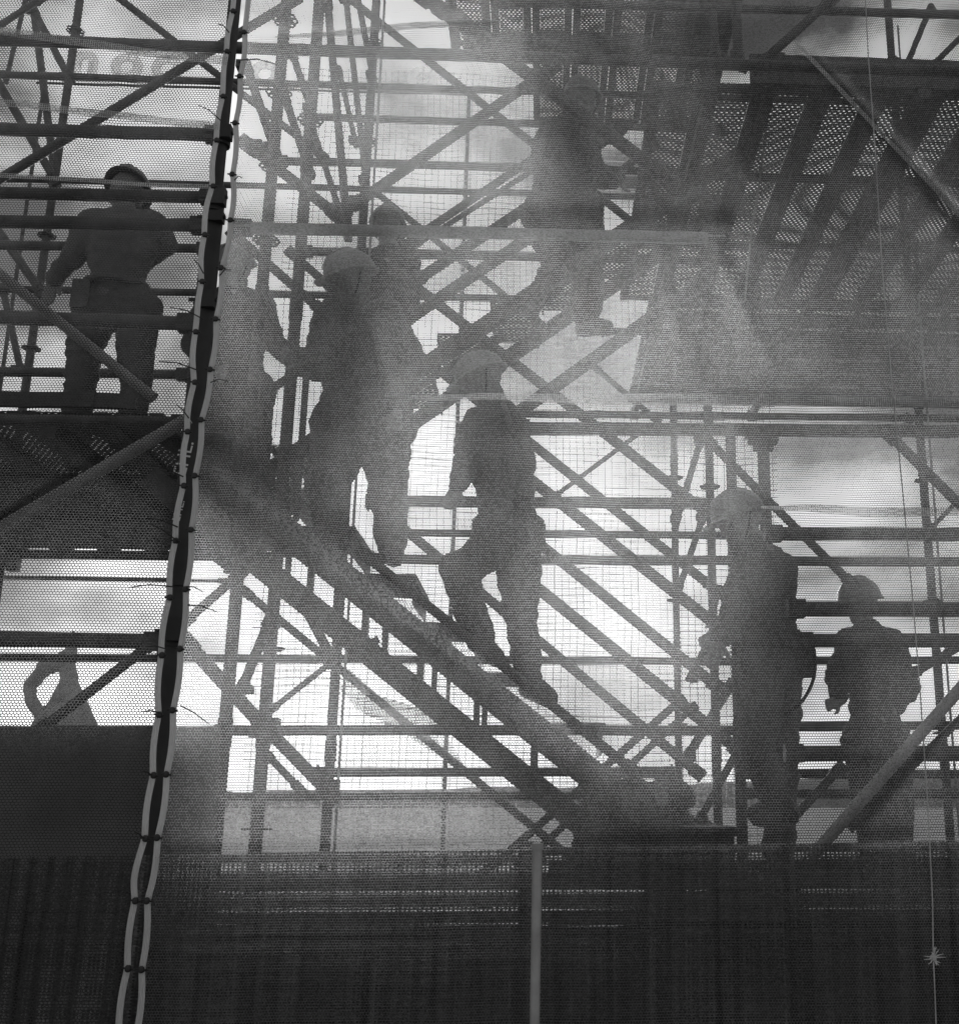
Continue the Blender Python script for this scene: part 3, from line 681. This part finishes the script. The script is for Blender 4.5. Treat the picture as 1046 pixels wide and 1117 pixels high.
# ---------------------------------------------------------------- people
def hand(segs, wr, d, nrm, curl, sc=1.0, thumb=1):
    """palm, four fingers and thumb as capsules. d = pointing direction, nrm = back of hand"""
    d = Vector(d).normalized(); nrm = Vector(nrm); nrm = (nrm - d * nrm.dot(d)).normalized(); s = d.cross(nrm)
    for k in (-1.2, -.4, .4, 1.2):
        segs.append((wr + s * k * .010 * sc, .016 * sc, wr + d * .075 * sc + s * k * .021 * sc, .0125 * sc))
    for k, ln in ((-1.5, .066), (-.5, .078), (.5, .074), (1.5, .058)):
        p = wr + d * .082 * sc + s * k * .0195 * sc; dd = d.copy()
        for j, f in enumerate((.45, .32, .23)):
            a = curl * (.6 + .35 * j); dd = (dd * math.cos(a) - nrm * math.sin(a)).normalized() if True else dd
            q = p + dd * ln * f * 1.15 * sc; segs.append((p, (.0095 - .0008 * j) * sc, q, (.0088 - .0008 * j) * sc)); p = q
            nn = (nrm - dd * nrm.dot(dd)).normalized(); 
    p = wr + d * .02 * sc + s * thumb * .024 * sc; q = p + (d * .6 + s * thumb * .75 - nrm * .2).normalized() * .042 * sc
    segs.append((p, .013 * sc, q, .011 * sc)); q2 = q + (d * .95 + s * thumb * .15 - nrm * .4).normalized() * .032 * sc; segs.append((q, .0105 * sc, q2, .0085 * sc))
def person(label, Y, J, face, up=(0, 0, 1), mats=(CLOTH, CLOTHD, HELM), fat=1.0, curl=(.5, .5), hd=(None, None), loose=1.0, seed=0, hs=1.0, bag=False):
    P = {k: at(v[0], v[1], Y + (v[2] if len(v) > 2 else 0)) for k, v in J.items()}
    foot = min((P['la'].z, P['ra'].z)); root = empty('person', (P['pel'].x, Y, foot - .08), label, 'person', 'workers on the scaffold')
    f = Vector(face).normalized(); u = Vector(up); u = (u - f * u.dot(f)).normalized(); s = f.cross(u); H = P['head']
    S = []
    hr = lambda a, b_, c: H + f * a + u * b_ + s * c
    # head
    S += [(hr(-.02, .03, 0), .088 * hs, hr(.02, .035, 0), .082 * hs), (hr(.02, -.03, 0), .068 * hs, hr(.045, -.075, 0), .042 * hs), (hr(.035, -.082, -.02), .027, hr(.035, -.082, .02), .027)]
    S += [(hr(.088, .01, 0), .010, hr(.108, -.022, 0), .014), (hr(.088, -.058, -.018), .009, hr(.088, -.058, .018), .009), (hr(.085, .022, -.035), .012, hr(.085, .022, .035), .012)]
    for k in (-1, 1): S += [(hr(-.005, .01, k * .085), .013, hr(-.012, -.03, k * .083), .010), (hr(.079, .003, k * .03), .0115, hr(.079, .003, k * .03), .0115), (hr(.05, -.02, k * .045), .03, hr(.05, -.02, k * .045), .03)]
    S += [(hr(-.02, -.06, 0), .056, P['neck'], .064)]
    mid = (P['ls'] + P['rs']) / 2; W = fat
    lsi = P['ls'].lerp(mid, .2); rsi = P['rs'].lerp(mid, .2); pel = P['pel']; chest = mid.lerp(pel, .28); waist = mid.lerp(pel, .66)
    if 'back' in P: chest = P['back']
    S += [(P['neck'], .06, chest, .11 * W), (lsi, .065, rsi, .065), (chest, .125 * W, waist, .105 * W), (waist, .105 * W, pel, .12 * W), (P['lh'], .095, P['rh'], .095)]
    for a in 'lr':
        S += [(P[a + 's'], .060, P[a + 'e'], .040), (P[a + 'e'], .040, P[a + 'w'], .028), (P[a + 'h'], .085 * W, P[a + 'k'], .058), (P[a + 'k'], .055, P[a + 'a'], .040), (P[a + 's'], .055, chest, .09)]
    for i, a in enumerate('lr'):
        d = P[a + 'w'] - P[a + 'e']; d = hd[i] if hd[i] is not None else d
        nr = Vector((0, 1, .2)) if i == 0 else Vector((0, 1, .2))
        hand(S, P[a + 'w'], Vector(d), nr, curl[i], 1.0, thumb=1 if i == 0 else -1)
    remesh(S, 'body', SKIN, root, voxel=.0075, smooth=2)
    # jacket
    K = loose
    J_ = [(P['neck'].lerp(chest, .25), .07, chest, .135 * W), (P['neck'].lerp(chest, .12), .066, lsi, .078 * K), (P['neck'].lerp(chest, .12), .066, rsi, .078 * K), (lsi, .085 * K, rsi, .085 * K), (chest, .15 * W, waist, .125 * W * K), (waist, .125 * W * K, pel + (waist - pel) * .05, .13 * W * K), (lsi, .09 * W, waist.lerp(P['lh'], .25), .095 * W * K), (rsi, .09 * W, waist.lerp(P['rh'], .25), .095 * W * K), (waist, .10 * W * K, P['lh'], .10 * W * K), (waist, .10 * W * K, P['rh'], .10 * W * K)]
    for a in 'lr':
        J_ += [(P[a + 's'], .082 * K, P[a + 'e'], .062 * K), (P[a + 'e'], .060 * K, P[a + 'e'].lerp(P[a + 'w'], .86), .044 * K)]
    remesh(J_, 'jacket', mats[0], root, voxel=.012, amp=.02 * K, fsc=7, smooth=2, seed=seed)
    T_ = [(P['lh'], .125 * W, P['rh'], .125 * W), (waist.lerp(pel, .5), .13 * W, pel, .135 * W)]
    for a in 'lr':
        T_ += [(P[a + 'h'], .108 * W * K, P[a + 'k'], .082 * K), (P[a + 'k'], .080 * K, P[a + 'k'].lerp(P[a + 'a'], .94), .062 * K)]
    remesh(T_, 'trousers', mats[1], root, voxel=.012, amp=.018 * K, fsc=8, smooth=2, seed=seed + 5)
    for a in 'lr':
        an = P[a + 'a']; to = P[a + 't']; fw = to - an; l = fw.length
        if l > .24: to = an + fw * (.24 / l)
        sh = (an - P[a + 'k']).normalized()
        hl = an + sh * .055 - (to - an).normalized() * .03
        remesh([(an - sh * .05, .054, an + sh * .02, .052), (an, .048, hl, .042), (hl, .040, to + sh * .02, .036), (an, .045, to, .040), (hl + sh * .012, .036, to + sh * .03, .030)], 'boot', LEATH, root, voxel=.011, amp=.003, fsc=20, smooth=2)
    # helmet
    Mh = Matrix((s, f, u)).transposed().to_4x4(); Mh.translation = hr(-.005, .045, 0)
    Mh = Mh @ Matrix.Diagonal((.92 * hs, 1.08 * hs, hs, 1)); b = MB()
    prof = [(.122, -.004), (.136, -.012), (.137, -.006), (.124, .004)] + [(.124 * math.cos(a), .004 + .118 * math.sin(a)) for a in np.linspace(.08, 1.5, 12)] + [(.001, .1222)]
    b.lathe(prof, Mh, 32)
    # brim peak and ridge
    for k in range(-6, 7):
        a = k * .13; c0 = Mh @ Vector((math.sin(a) * .13, math.cos(a) * .13, -.006)); c1 = Mh @ Vector((math.sin(a) * .155, math.cos(a) * .185 - abs(k) * .003, -.018))
        if k > -6: b.add([pc0, pc1, c1, c0], [(0, 1, 2, 3)]); b.add([pc0 - u * .003, pc1 - u * .003, c1 - u * .003, c0 - u * .003], [(3, 2, 1, 0)])
        pc0, pc1 = c0, c1
    for o_ in (-.02, 0, .02): b.tube([Mh @ Vector((o_, .122 * math.cos(a), .006 + .121 * math.sin(a))) for a in np.linspace(.3, 2.84, 14)], .0055, 6)
    hm = b.build('helmet', mats[2], root)
    b = MB(); 
    for k in (-1, 1): b.tube([hr(-.01, .03, k * .102), hr(.02, -.04, k * .086), hr(.04, -.105, k * .02)], .004, 6)
    b.build('chin_strap', TIE, root)
    if bag:
        c = pel + Vector((.0, -.1, .03)); b = MB(); n = 20
        pts = [pel.lerp(waist, .25) + Vector((math.cos(a) * .155 * W, math.sin(a) * .15 * W, 0)) for a in np.linspace(0, 2 * math.pi, n)]
        b.tube(pts, .02, 8, caps=False); b.build('tool_belt', LEATH, root)
        b = MB(); b.box(pel + Vector((-.13 * W, -.1, -.05)), (.045, .03, .075)); b.box(pel + Vector((.14 * W, -.06, -.04)), (.035, .035, .06)); b.build('tool_pouch', LEATH, root)
    return root, P
person('worker seen from behind at left, head bowed, hand on hip', 5.5, dict(head=(138, 212, .08), neck=(136, 232, .05), ls=(100, 246), rs=(166, 246), le=(75, 283, -.02), re=(180, 268, .1), lw=(57, 308, .03), rw=(156, 290, .22), pel=(127, 322), lh=(106, 336), rh=(150, 336),
       lk=(88, 405), rk=(150, 402), la=(80, 492), ra=(143, 492), lt=(84, 490, .2), rt=(142, 490, .2)), (0.05, .85, -.5), mats=(CLOTH, CLOTHD, HELMD), hd=(Vector((-.1, 0, -1)), None), loose=.98, seed=1, bag=True, curl=(.45, .7))
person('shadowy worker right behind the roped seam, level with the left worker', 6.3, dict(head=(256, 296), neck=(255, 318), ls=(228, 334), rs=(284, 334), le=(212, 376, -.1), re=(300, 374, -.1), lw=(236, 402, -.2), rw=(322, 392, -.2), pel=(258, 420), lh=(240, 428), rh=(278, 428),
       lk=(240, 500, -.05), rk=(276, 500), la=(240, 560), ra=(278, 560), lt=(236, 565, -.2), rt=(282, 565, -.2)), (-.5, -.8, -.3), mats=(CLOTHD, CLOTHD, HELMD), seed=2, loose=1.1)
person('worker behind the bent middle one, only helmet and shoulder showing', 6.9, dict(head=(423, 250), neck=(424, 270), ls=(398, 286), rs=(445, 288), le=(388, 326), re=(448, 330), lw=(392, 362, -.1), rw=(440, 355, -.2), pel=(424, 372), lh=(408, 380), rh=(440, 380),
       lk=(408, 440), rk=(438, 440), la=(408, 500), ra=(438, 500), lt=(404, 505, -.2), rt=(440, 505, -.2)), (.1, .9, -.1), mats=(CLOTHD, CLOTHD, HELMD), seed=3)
person('broad bent worker in the middle, gripping the handrail with one hand', 5.2, dict(head=(384, 308, -.1), neck=(388, 332), ls=(362, 352), rs=(422, 350), le=(345, 398, -.12), re=(438, 404), lw=(324, 392, -.22), rw=(432, 452, -.15), pel=(396, 458, .05), lh=(376, 466), rh=(416, 466),
       lk=(358, 528, -.1), rk=(424, 520, -.1), la=(362, 588), ra=(428, 596), lt=(348, 592, -.1), rt=(432, 604, -.2)), (-.75, -.5, -.35), mats=(CLOTH, CLOTH, HELM), fat=1.3, seed=4, loose=1.15, curl=(1.0, .5))
person('worker in mid-step on the lower stair flight, one knee bent', 5.3, dict(head=(527, 417), neck=(540, 440), ls=(523, 462, -.12), rs=(556, 458, .14), le=(508, 505, -.22), re=(572, 512, .2), lw=(497, 533, -.25), rw=(560, 548, .22), pel=(556, 580), lh=(548, 588, -.08), rh=(566, 588, .08),
       lk=(500, 622, -.1), rk=(568, 664, .08), la=(527, 702, -.1), ra=(577, 742, .08), lt=(542, 716, -.1), rt=(600, 760, .0)), (-.86, -.25, -.42), up=(-.4, 0, 1), mats=(CLOTH, CLOTHD, HELM), seed=6, loose=1.05, curl=(.9, .6), bag=True)
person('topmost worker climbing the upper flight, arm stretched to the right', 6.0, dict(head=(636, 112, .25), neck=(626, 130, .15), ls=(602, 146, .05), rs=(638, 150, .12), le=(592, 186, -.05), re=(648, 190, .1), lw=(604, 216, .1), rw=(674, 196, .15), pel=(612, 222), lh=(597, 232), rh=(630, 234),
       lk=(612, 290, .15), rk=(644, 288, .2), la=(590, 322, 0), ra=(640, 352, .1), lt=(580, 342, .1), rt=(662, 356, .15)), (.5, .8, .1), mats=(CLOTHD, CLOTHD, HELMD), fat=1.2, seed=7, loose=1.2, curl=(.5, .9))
person('stooping worker with rounded back beside the thick front upright', 5.0, dict(head=(808, 572), neck=(822, 592), back=(838, 630, 0), ls=(818, 622, -.12), rs=(842, 616, .14), le=(800, 668, -.15), re=(812, 676, .15), lw=(786, 700, -.18), rw=(788, 690, .12), pel=(842, 716), lh=(836, 728, -.06), rh=(850, 728, .06),
       lk=(822, 815, -.14), rk=(852, 832, .08), la=(850, 876, -.1), ra=(850, 950, .08), lt=(824, 888, -.12), rt=(836, 978, 0)), (-.9, -.3, -.3), up=(-.3, 0, 1), mats=(CLOTH, CLOTH, HELM), fat=.94, seed=8, loose=1.0, bag=True)
person('worker at right in a wide jacket, fist held in front', 6.85, dict(head=(938, 661), neck=(943, 683), ls=(927, 700, -.05), rs=(972, 700, .05), le=(913, 742, -.08), re=(990, 750, .05), lw=(917, 764, -.2), rw=(974, 776, -.08), pel=(954, 796), lh=(940, 806), rh=(971, 806),
       lk=(948, 876), rk=(980, 876), la=(954, 946), ra=(983, 946), lt=(944, 958, -.15), rt=(990, 958, -.15)), (-.8, -.55, -.15), mats=(CLOTHD, CLOTHD, HELMD), fat=1.0, seed=9, loose=1.12, hs=1.14, hd=(Vector((-1, -.2, -.35)), Vector((-.6, -.3, -.5))), curl=(1.1, .7))
# hose behind the stooping worker, small items
def cable(name, pts, r, mat, label, cat, n=6):
    q = []
    pts = [Vector(p) for p in pts]; pp = [pts[0]] + pts + [pts[-1]]
    for i in range(len(pts) - 1):
        for k in range(n):
            t = k / n; a, b_, c, d = pp[i:i + 4]
            q.append(.5 * ((2 * b_) + (c - a) * t + (2 * a - 5 * b_ + 4 * c - d) * t * t + (3 * b_ - a - 3 * c + d) * t ** 3))
    q.append(pts[-1]); b = MB(); b.tube(q, r, 8); return tag(b.build(name, mat), label, cat)
cable('safety_lanyard', [at(872, 690, 4.8), at(886, 704, 4.8), at(889, 728, 4.8), at(884, 750, 4.8), at(872, 768, 4.8), at(858, 778, 4.8)], .008, TIE, 'dark looped hose hanging from the back of the stooping worker', 'hose')
cable('tool_sling', [at(783, 650, 4.9), at(778, 672, 4.9), at(786, 690, 4.9), at(796, 672, 4.9), at(800, 655, 4.9)], .012, LEATH, 'dark sling of tools in front of the stooping worker', 'sling')

def bundle():
    Y = 6.1; P = lambda x, y, d=0: at(x, y, Y + d); r = Y / F
    sg = [(P(655, 868), 16 * r, P(715, 905), 26 * r), (P(700, 880, .2), 24 * r, P(752, 912), 22 * r), (P(640, 915), 16 * r, P(770, 935, .1), 20 * r), (P(690, 858, .1), 12 * r, P(742, 868), 15 * r)]
    o = remesh(sg, 'sheeting_bundle', CLOTHD, None, voxel=.015, amp=.05, fsc=6, seed=31, loc=P(705, 950)); tag(o, 'crumpled dark bundle of sheeting heaped at the stair foot', 'bundle')
    sg = [(P(770, 905, -.3), 9 * r, P(772, 935, -.3), 11 * r), (P(786, 908, -.3), 8 * r, P(790, 936, -.3), 10 * r)]
    o = remesh(sg, 'tool_bag', LEATH, None, voxel=.012, amp=.015, fsc=14, seed=33, loc=P(780, 950, -.3)); tag(o, 'small dark tool bag beside the sheeting bundle', 'bag')
bundle()
cable('key_strap', [at(160, 338, 5.35), at(163, 356, 5.35), at(161, 372, 5.35), at(158, 380, 5.35), at(162, 386, 5.35), at(165, 380, 5.35)], .004, TIE, 'thin strap with a hook dangling at the left worker hip', 'strap')
cable('hoist_rope', [at(846, 60, 5.6), at(838, 120, 5.6), at(828, 200, 5.6), at(820, 250, 5.6), at(812, 330, 5.6)], .006, PALEST, 'pale taut rope slanting across the underside of the right deck', 'rope')
# ---------------------------------------------------------------- nets, ropes, ties
LR = [(258, -40), (255, 0), (252, 30), (247, 57), (246, 85), (243, 105), (240, 130), (236, 153), (232, 203), (229, 215), (223, 255), (220, 307), (217, 345), (213, 362), (212, 417), (204, 470), (200, 530), (191, 590), (185, 650), (183, 665), (176, 713), (173, 780), (167, 846), (158, 915), (148, 960), (147, 983), (139, 1057), (131, 1117), (122, 1180)]
RR = [(274, -40), (271, 0), (267, 35), (262, 83), (257, 134), (254, 190), (252, 240), (242, 292), (236, 348), (230, 403), (220, 458), (213, 520), (209, 578), (203, 643), (197, 708), (189, 775), (182, 845), (172, 915), (165, 960), (161, 983), (155, 1058), (150, 1117), (146, 1180)]
YN = 3.6
KNL = (12, 56, 105, 153, 203, 256, 307, 362, 417, 471, 530, 590, 652, 715, 780, 846, 915, 983, 1057, 1130)
KNR = (35, 83, 134, 190, 240, 292, 348, 403, 458, 519, 578, 643, 708, 775, 845, 914, 983, 1058, 1130)
def interp(L_, y):
    return interp0(L_, y) + bulge(L_, y)
def bulge(L_, y):
    K = KNL if L_ is LR else KNR
    for a, c in zip(K, K[1:]):
        if a <= y <= c: return (-3.2 if L_ is LR else 3.0) * (max(0, math.sin(math.pi * (y - a) / (c - a))) ** .7 - .25)
    return 0
def interp0(L_, y):
    for (x0, y0), (x1, y1) in zip(L_, L_[1:]):
        if y0 <= y <= y1: return x0 + (x1 - x0) * (y - y0) / (y1 - y0)
    return L_[-1][0]
CRE = [  # crease lines in the cloth: x1,y1,x2,y2,width px,height m
 (-80, 22, 250, 72, 16, .012), (-80, 100, 240, 140, 12, .010), (-80, 180, 232, 205, 10, .008), (560, 432, 1150, 440, 13, .014), (820, 552, 1100, 566, 14, .010), (-80, 942, 1150, 914, 16, .014), (285, 42, 545, 18, 12, .010),
 (868, 46, 1100, 290, 12, .015), (225, 500, 660, 830, 34, .030), (300, 560, 420, 600, 30, .01), (770, 420, 800, 250, 18, .002)]
def net(name, side, mat, label):
    nx, ny = 220, 230; b = MB(); uvs = []
    for j in range(ny + 1):
        y = -140 + (1117 + 280) * j / ny
        e = interp(LR if side == 'L' else RR, min(max(y, -40), 1180))
        for i in range(nx + 1):
            u = i / nx
            x = e - u * (e + 420) if side == 'L' else e + u * (1350 - e)
            p = at(x, y, YN)
            yy = .03 * noise.fractal(Vector((p.x * 1.3, p.z * .8, 4.)), 1, 2, 3) + .006 * math.sin(p.x * 9 + p.z * 2) 
            yy += .005 * (1 - abs(noise.noise(Vector((p.x * 4 + p.z * 1.5, p.z * 1.1, 8.)))) * 2) ** 3
            yy += .010 * math.exp(-u * 14) * noise.noise(Vector((p.x * 2, p.z * 9, 2.)))
            yy *= min(1, u * 8 + .02)
            for (x1, y1, x2, y2, wd, h) in CRE:
                dx, dy = x2 - x1, y2 - y1; l2 = dx * dx + dy * dy; t = ((x - x1) * dx + (y - y1) * dy) / l2
                if -.05 < t < 1.05:
                    d = abs((x - x1) * dy - (y - y1) * dx) / math.sqrt(l2)
                    yy -= h * math.exp(-(d / wd * 1.6) ** 2) * min(1, (t + .05) * 8, (1.05 - t) * 8)
            # the lacing puckers the edge
            yy -= .004 * math.exp(-u * 60) * math.sin(y * .09)
            b.v.append((p.x, p.y + yy, p.z)); uvs.append((p.x + .02 * noise.noise(Vector((p.x, p.z, 0))), p.z + .015 * noise.noise(Vector((p.x * .8, p.z, 5)))))
    for j in range(ny):
        for i in range(nx):
            a = j * (nx + 1) + i
            q = (a, a + nx + 1, a + nx + 2, a + 1)
            b.f.append(q if side == 'R' else tuple(reversed(q)))
    o = b.build(name, mat); me = o.data; ul = me.uv_layers.new(name='UVMap')
    for lp in me.loops: ul.data[lp.index].uv = uvs[lp.vertex_index]
    return tag(o, label, 'safety net')
nl = net('debris_net', 'L', NETL, 'open mesh debris net left of the white laced ropes')
nr = net('debris_net', 'R', NETR, 'fine mesh debris net right of the white laced ropes')
def streak(parent, x1, y1, x2, y2, wd, Y=YN - .022, n=30, taper=False, mat=None):
    """a pale strip laid on the net in place of a streak of light"""
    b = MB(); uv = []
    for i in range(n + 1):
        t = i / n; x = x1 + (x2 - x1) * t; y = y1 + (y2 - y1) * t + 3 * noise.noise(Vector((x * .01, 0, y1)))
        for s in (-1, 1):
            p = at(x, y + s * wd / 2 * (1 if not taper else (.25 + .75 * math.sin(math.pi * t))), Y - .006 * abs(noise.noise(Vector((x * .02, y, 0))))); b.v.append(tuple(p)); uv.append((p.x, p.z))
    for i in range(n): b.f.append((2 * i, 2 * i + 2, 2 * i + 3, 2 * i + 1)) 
    o = b.build('light_streak', mat or STREAK, parent); ul = o.data.uv_layers.new(name='UVMap')
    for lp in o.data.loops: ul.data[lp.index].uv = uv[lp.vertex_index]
streak(nl, -80, 22, 248, 68, 9, Y=YN - .035); streak(nl, -80, 102, 238, 138, 8, Y=YN - .035); streak(nl, -80, 186, 228, 204, 5, Y=YN - .035); pass
streak(nr, 300, 40, 545, 22, 8, Y=YN - .035, taper=True); streak(nr, 420, 432, 1200, 441, 13, Y=YN - .035, taper=True); streak(nr, 830, 553, 1100, 562, 11, Y=YN - .035, taper=True)
streak(nr, 228, 508, 650, 822, 26, Y=YN - .05, taper=True, mat=STREAK2); streak(nr, 868, 46, 1100, 290, 7, Y=YN - .035)
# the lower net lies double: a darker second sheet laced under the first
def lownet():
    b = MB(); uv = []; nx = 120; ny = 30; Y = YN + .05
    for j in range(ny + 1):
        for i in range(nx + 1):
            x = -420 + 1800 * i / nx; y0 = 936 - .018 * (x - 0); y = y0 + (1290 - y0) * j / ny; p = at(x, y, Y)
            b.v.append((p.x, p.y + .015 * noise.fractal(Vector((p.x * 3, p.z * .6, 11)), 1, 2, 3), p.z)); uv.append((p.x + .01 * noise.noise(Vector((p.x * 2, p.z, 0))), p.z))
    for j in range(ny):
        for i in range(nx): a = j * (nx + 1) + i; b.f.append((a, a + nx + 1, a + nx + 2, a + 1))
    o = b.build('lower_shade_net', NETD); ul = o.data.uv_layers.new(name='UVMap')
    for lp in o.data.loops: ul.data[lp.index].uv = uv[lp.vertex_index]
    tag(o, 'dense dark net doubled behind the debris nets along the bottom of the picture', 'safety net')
lownet()
# back net
def backnet():
    b = MB(); uv = []; Y = 10.1; nx = 60; ny = 60
    p0 = at(250, 1010, Y); p1 = at(830, 90, Y)
    for j in range(ny + 1):
        for i in range(nx + 1):
            x = p0.x + (p1.x - p0.x) * i / nx; z = p0.z + (p1.z - p0.z) * j / ny
            wv = .05 * noise.fractal(Vector((x, z, 1)), 1, 2, 3)
            b.v.append((x + .02 * noise.noise(Vector((x * 2, z, 9))), Y + wv, z)); uv.append((x + .012 * noise.noise(Vector((x, z * 2, 0))), z + .012 * noise.noise(Vector((x * 2, z, 7)))))
    for j in range(ny):
        for i in range(nx): a = j * (nx + 1) + i; b.f.append((a, a + 1, a + nx + 2, a + nx + 1))
    o = b.build('rear_safety_net', NETB); ul = o.data.uv_layers.new(name='UVMap')
    for lp in o.data.loops: ul.data[lp.index].uv = uv[lp.vertex_index]
    tag(o, 'square mesh net on the far side of the scaffold behind the lattice', 'safety net')
backnet()
def rag():
    b = MB(); uv = []; Y = 6.8; n = 20
    top = [at(378, 728, Y), at(372, 755, Y), at(392, 776, Y), at(440, 800, Y), at(498, 838, Y)]; bot = [at(378, 728, Y), at(415, 760, Y), at(470, 775, Y), at(486, 800, Y), at(508, 838, Y)]
    for i in range(n + 1):
        t = i / n * 4; k = min(3, int(t)); f_ = t - k
        a = top[k].lerp(top[k + 1], f_); c = bot[k].lerp(bot[k + 1], f_)
        for j in range(9):
            p = a.lerp(c, j / 8); p.y += .08 * noise.noise(Vector((i * .3, j * .4, 0))); b.v.append(tuple(p)); uv.append((p.x, p.z))
    for i in range(n):
        for j in range(8): q = i * 9 + j; b.f.append((q, q + 1, q + 10, q + 9))
    o = b.build('torn_net_scrap', RAG); ul = o.data.uv_layers.new(name='UVMap')
    for lp in o.data.loops: ul.data[lp.index].uv = uv[lp.vertex_index]
    tag(o, 'torn scrap of mesh dangling under the stair flight', 'net scrap')
rag()
def lacing_rope(L_, label, ys, ends):
    pts = []
    for y in np.arange(-40, 1180, 7.0):
        pts.append(at(interp(L_, y), y, YN - .012))
    # soften
    for _ in range(1): pts = [pts[0]] + [(pts[i - 1] + pts[i] * 2 + pts[i + 1]) / 4 for i in range(1, len(pts) - 1)] + [pts[-1]]
    b = MB(); root = empty('lacing_rope', pts[len(pts) // 2], label, 'rope', 'white ropes lacing the nets')
    b.tube([p + Vector((-.0042, 0, 0)) for p in pts], .0056, 8); b.tube([p + Vector((.0042, -.001, 0)) for p in pts], .0056, 8); b.build('cord', ROPE, root)
    for y in ys:
        p = at(interp(L_, y), y, YN - .016); b = MB()
        b.lathe([(.004, -.010), (.0085, -.007), (.0100, 0), (.0085, .007), (.004, .010)], Matrix.Translation(p), 12)
        b.tube([p + Vector((-.016, .0, .002)), p + Vector((.016, -.002, -.002))], .003, 6); b.build('tie_knot', TIE, root)
    for (xa, ya, xb, yb) in ends:
        a = at(xa, ya, YN - .02); c = at(xb, yb, YN - .06); b = MB(); m = a.lerp(c, .5) + Vector((0, -.01, .006)); b.tube([a, m, c], [.0022, .002, .0014], 6); b.build('tie_tail', TIE, root)
lacing_rope(LR, 'left one of the two white ropes along the net seam', (12, 56, 105, 153, 203, 256, 307, 362, 417, 471, 530, 590, 652, 715, 780, 846, 915, 983, 1057),
  [(250, 35, 238, 26), (243, 133, 216, 114), (222, 348, 186, 335), (214, 403, 173, 394), (206, 456, 192, 441), (200, 520, 160, 506), (194, 575, 160, 565), (188, 640, 140, 641), (181, 708, 158, 706), (176, 778, 153, 777), (166, 846, 154, 842), (158, 916, 147, 908), (222, 298, 212, 283), (196, 592, 163, 571)])
lacing_rope(RR, 'right one of the two white ropes along the net seam', (35, 83, 134, 190, 240, 292, 348, 403, 458, 519, 578, 643, 708, 775, 845, 914, 983, 1058),
  [(230, 417, 249, 416), (205, 660, 238, 668), (240, 300, 252, 294), (256, 196, 265, 194), (197, 770, 228, 790), (262, 65, 302, 70), (203, 640, 222, 646)])
# cord hanging in front of the net, with its burst knot
def hanging_cord():
    Y = YN - .08
    pts = [(943, -20), (947, 60), (955, 170), (962, 290), (972, 410), (985, 540), (996, 660), (1004, 760), (1012, 880), (1017, 980), (1018, 1045), (1020, 1090), (1023, 1180)]
    q = []
    for (a, c) in zip(pts, pts[1:]):
        for k in range(4): t = k / 4; q.append(at(a[0] + (c[0] - a[0]) * t, a[1] + (c[1] - a[1]) * t, Y))
    q.append(at(*pts[-1], Y)); root = empty('hanging_cord', q[0], 'thin pale cord hanging down the right side, knotted near the bottom', 'cord')
    b = MB(); b.tube(q, .0021, 6); b.build('cord', pmat('string', .35, .8), root)
    b = MB(); c = at(1018, 1045, Y); rnd = random.Random(3)
    b.lathe([(.001, -.012), (.009, -.006), (.010, .004), (.001, .012)], Matrix.Translation(c), 10)
    for k in range(14):
        a = rnd.uniform(0, 6.28); r = rnd.uniform(.018, .036); b.tube([c, c + Vector((math.cos(a) * r * .5, -.01, math.sin(a) * r * .7)), c + Vector((math.cos(a) * r, rnd.uniform(-.02, .0), math.sin(a) * r * .9 ))], [.0022, .0018, .0008], 5)
    b.build('knot', ROPE, root)
hanging_cord()
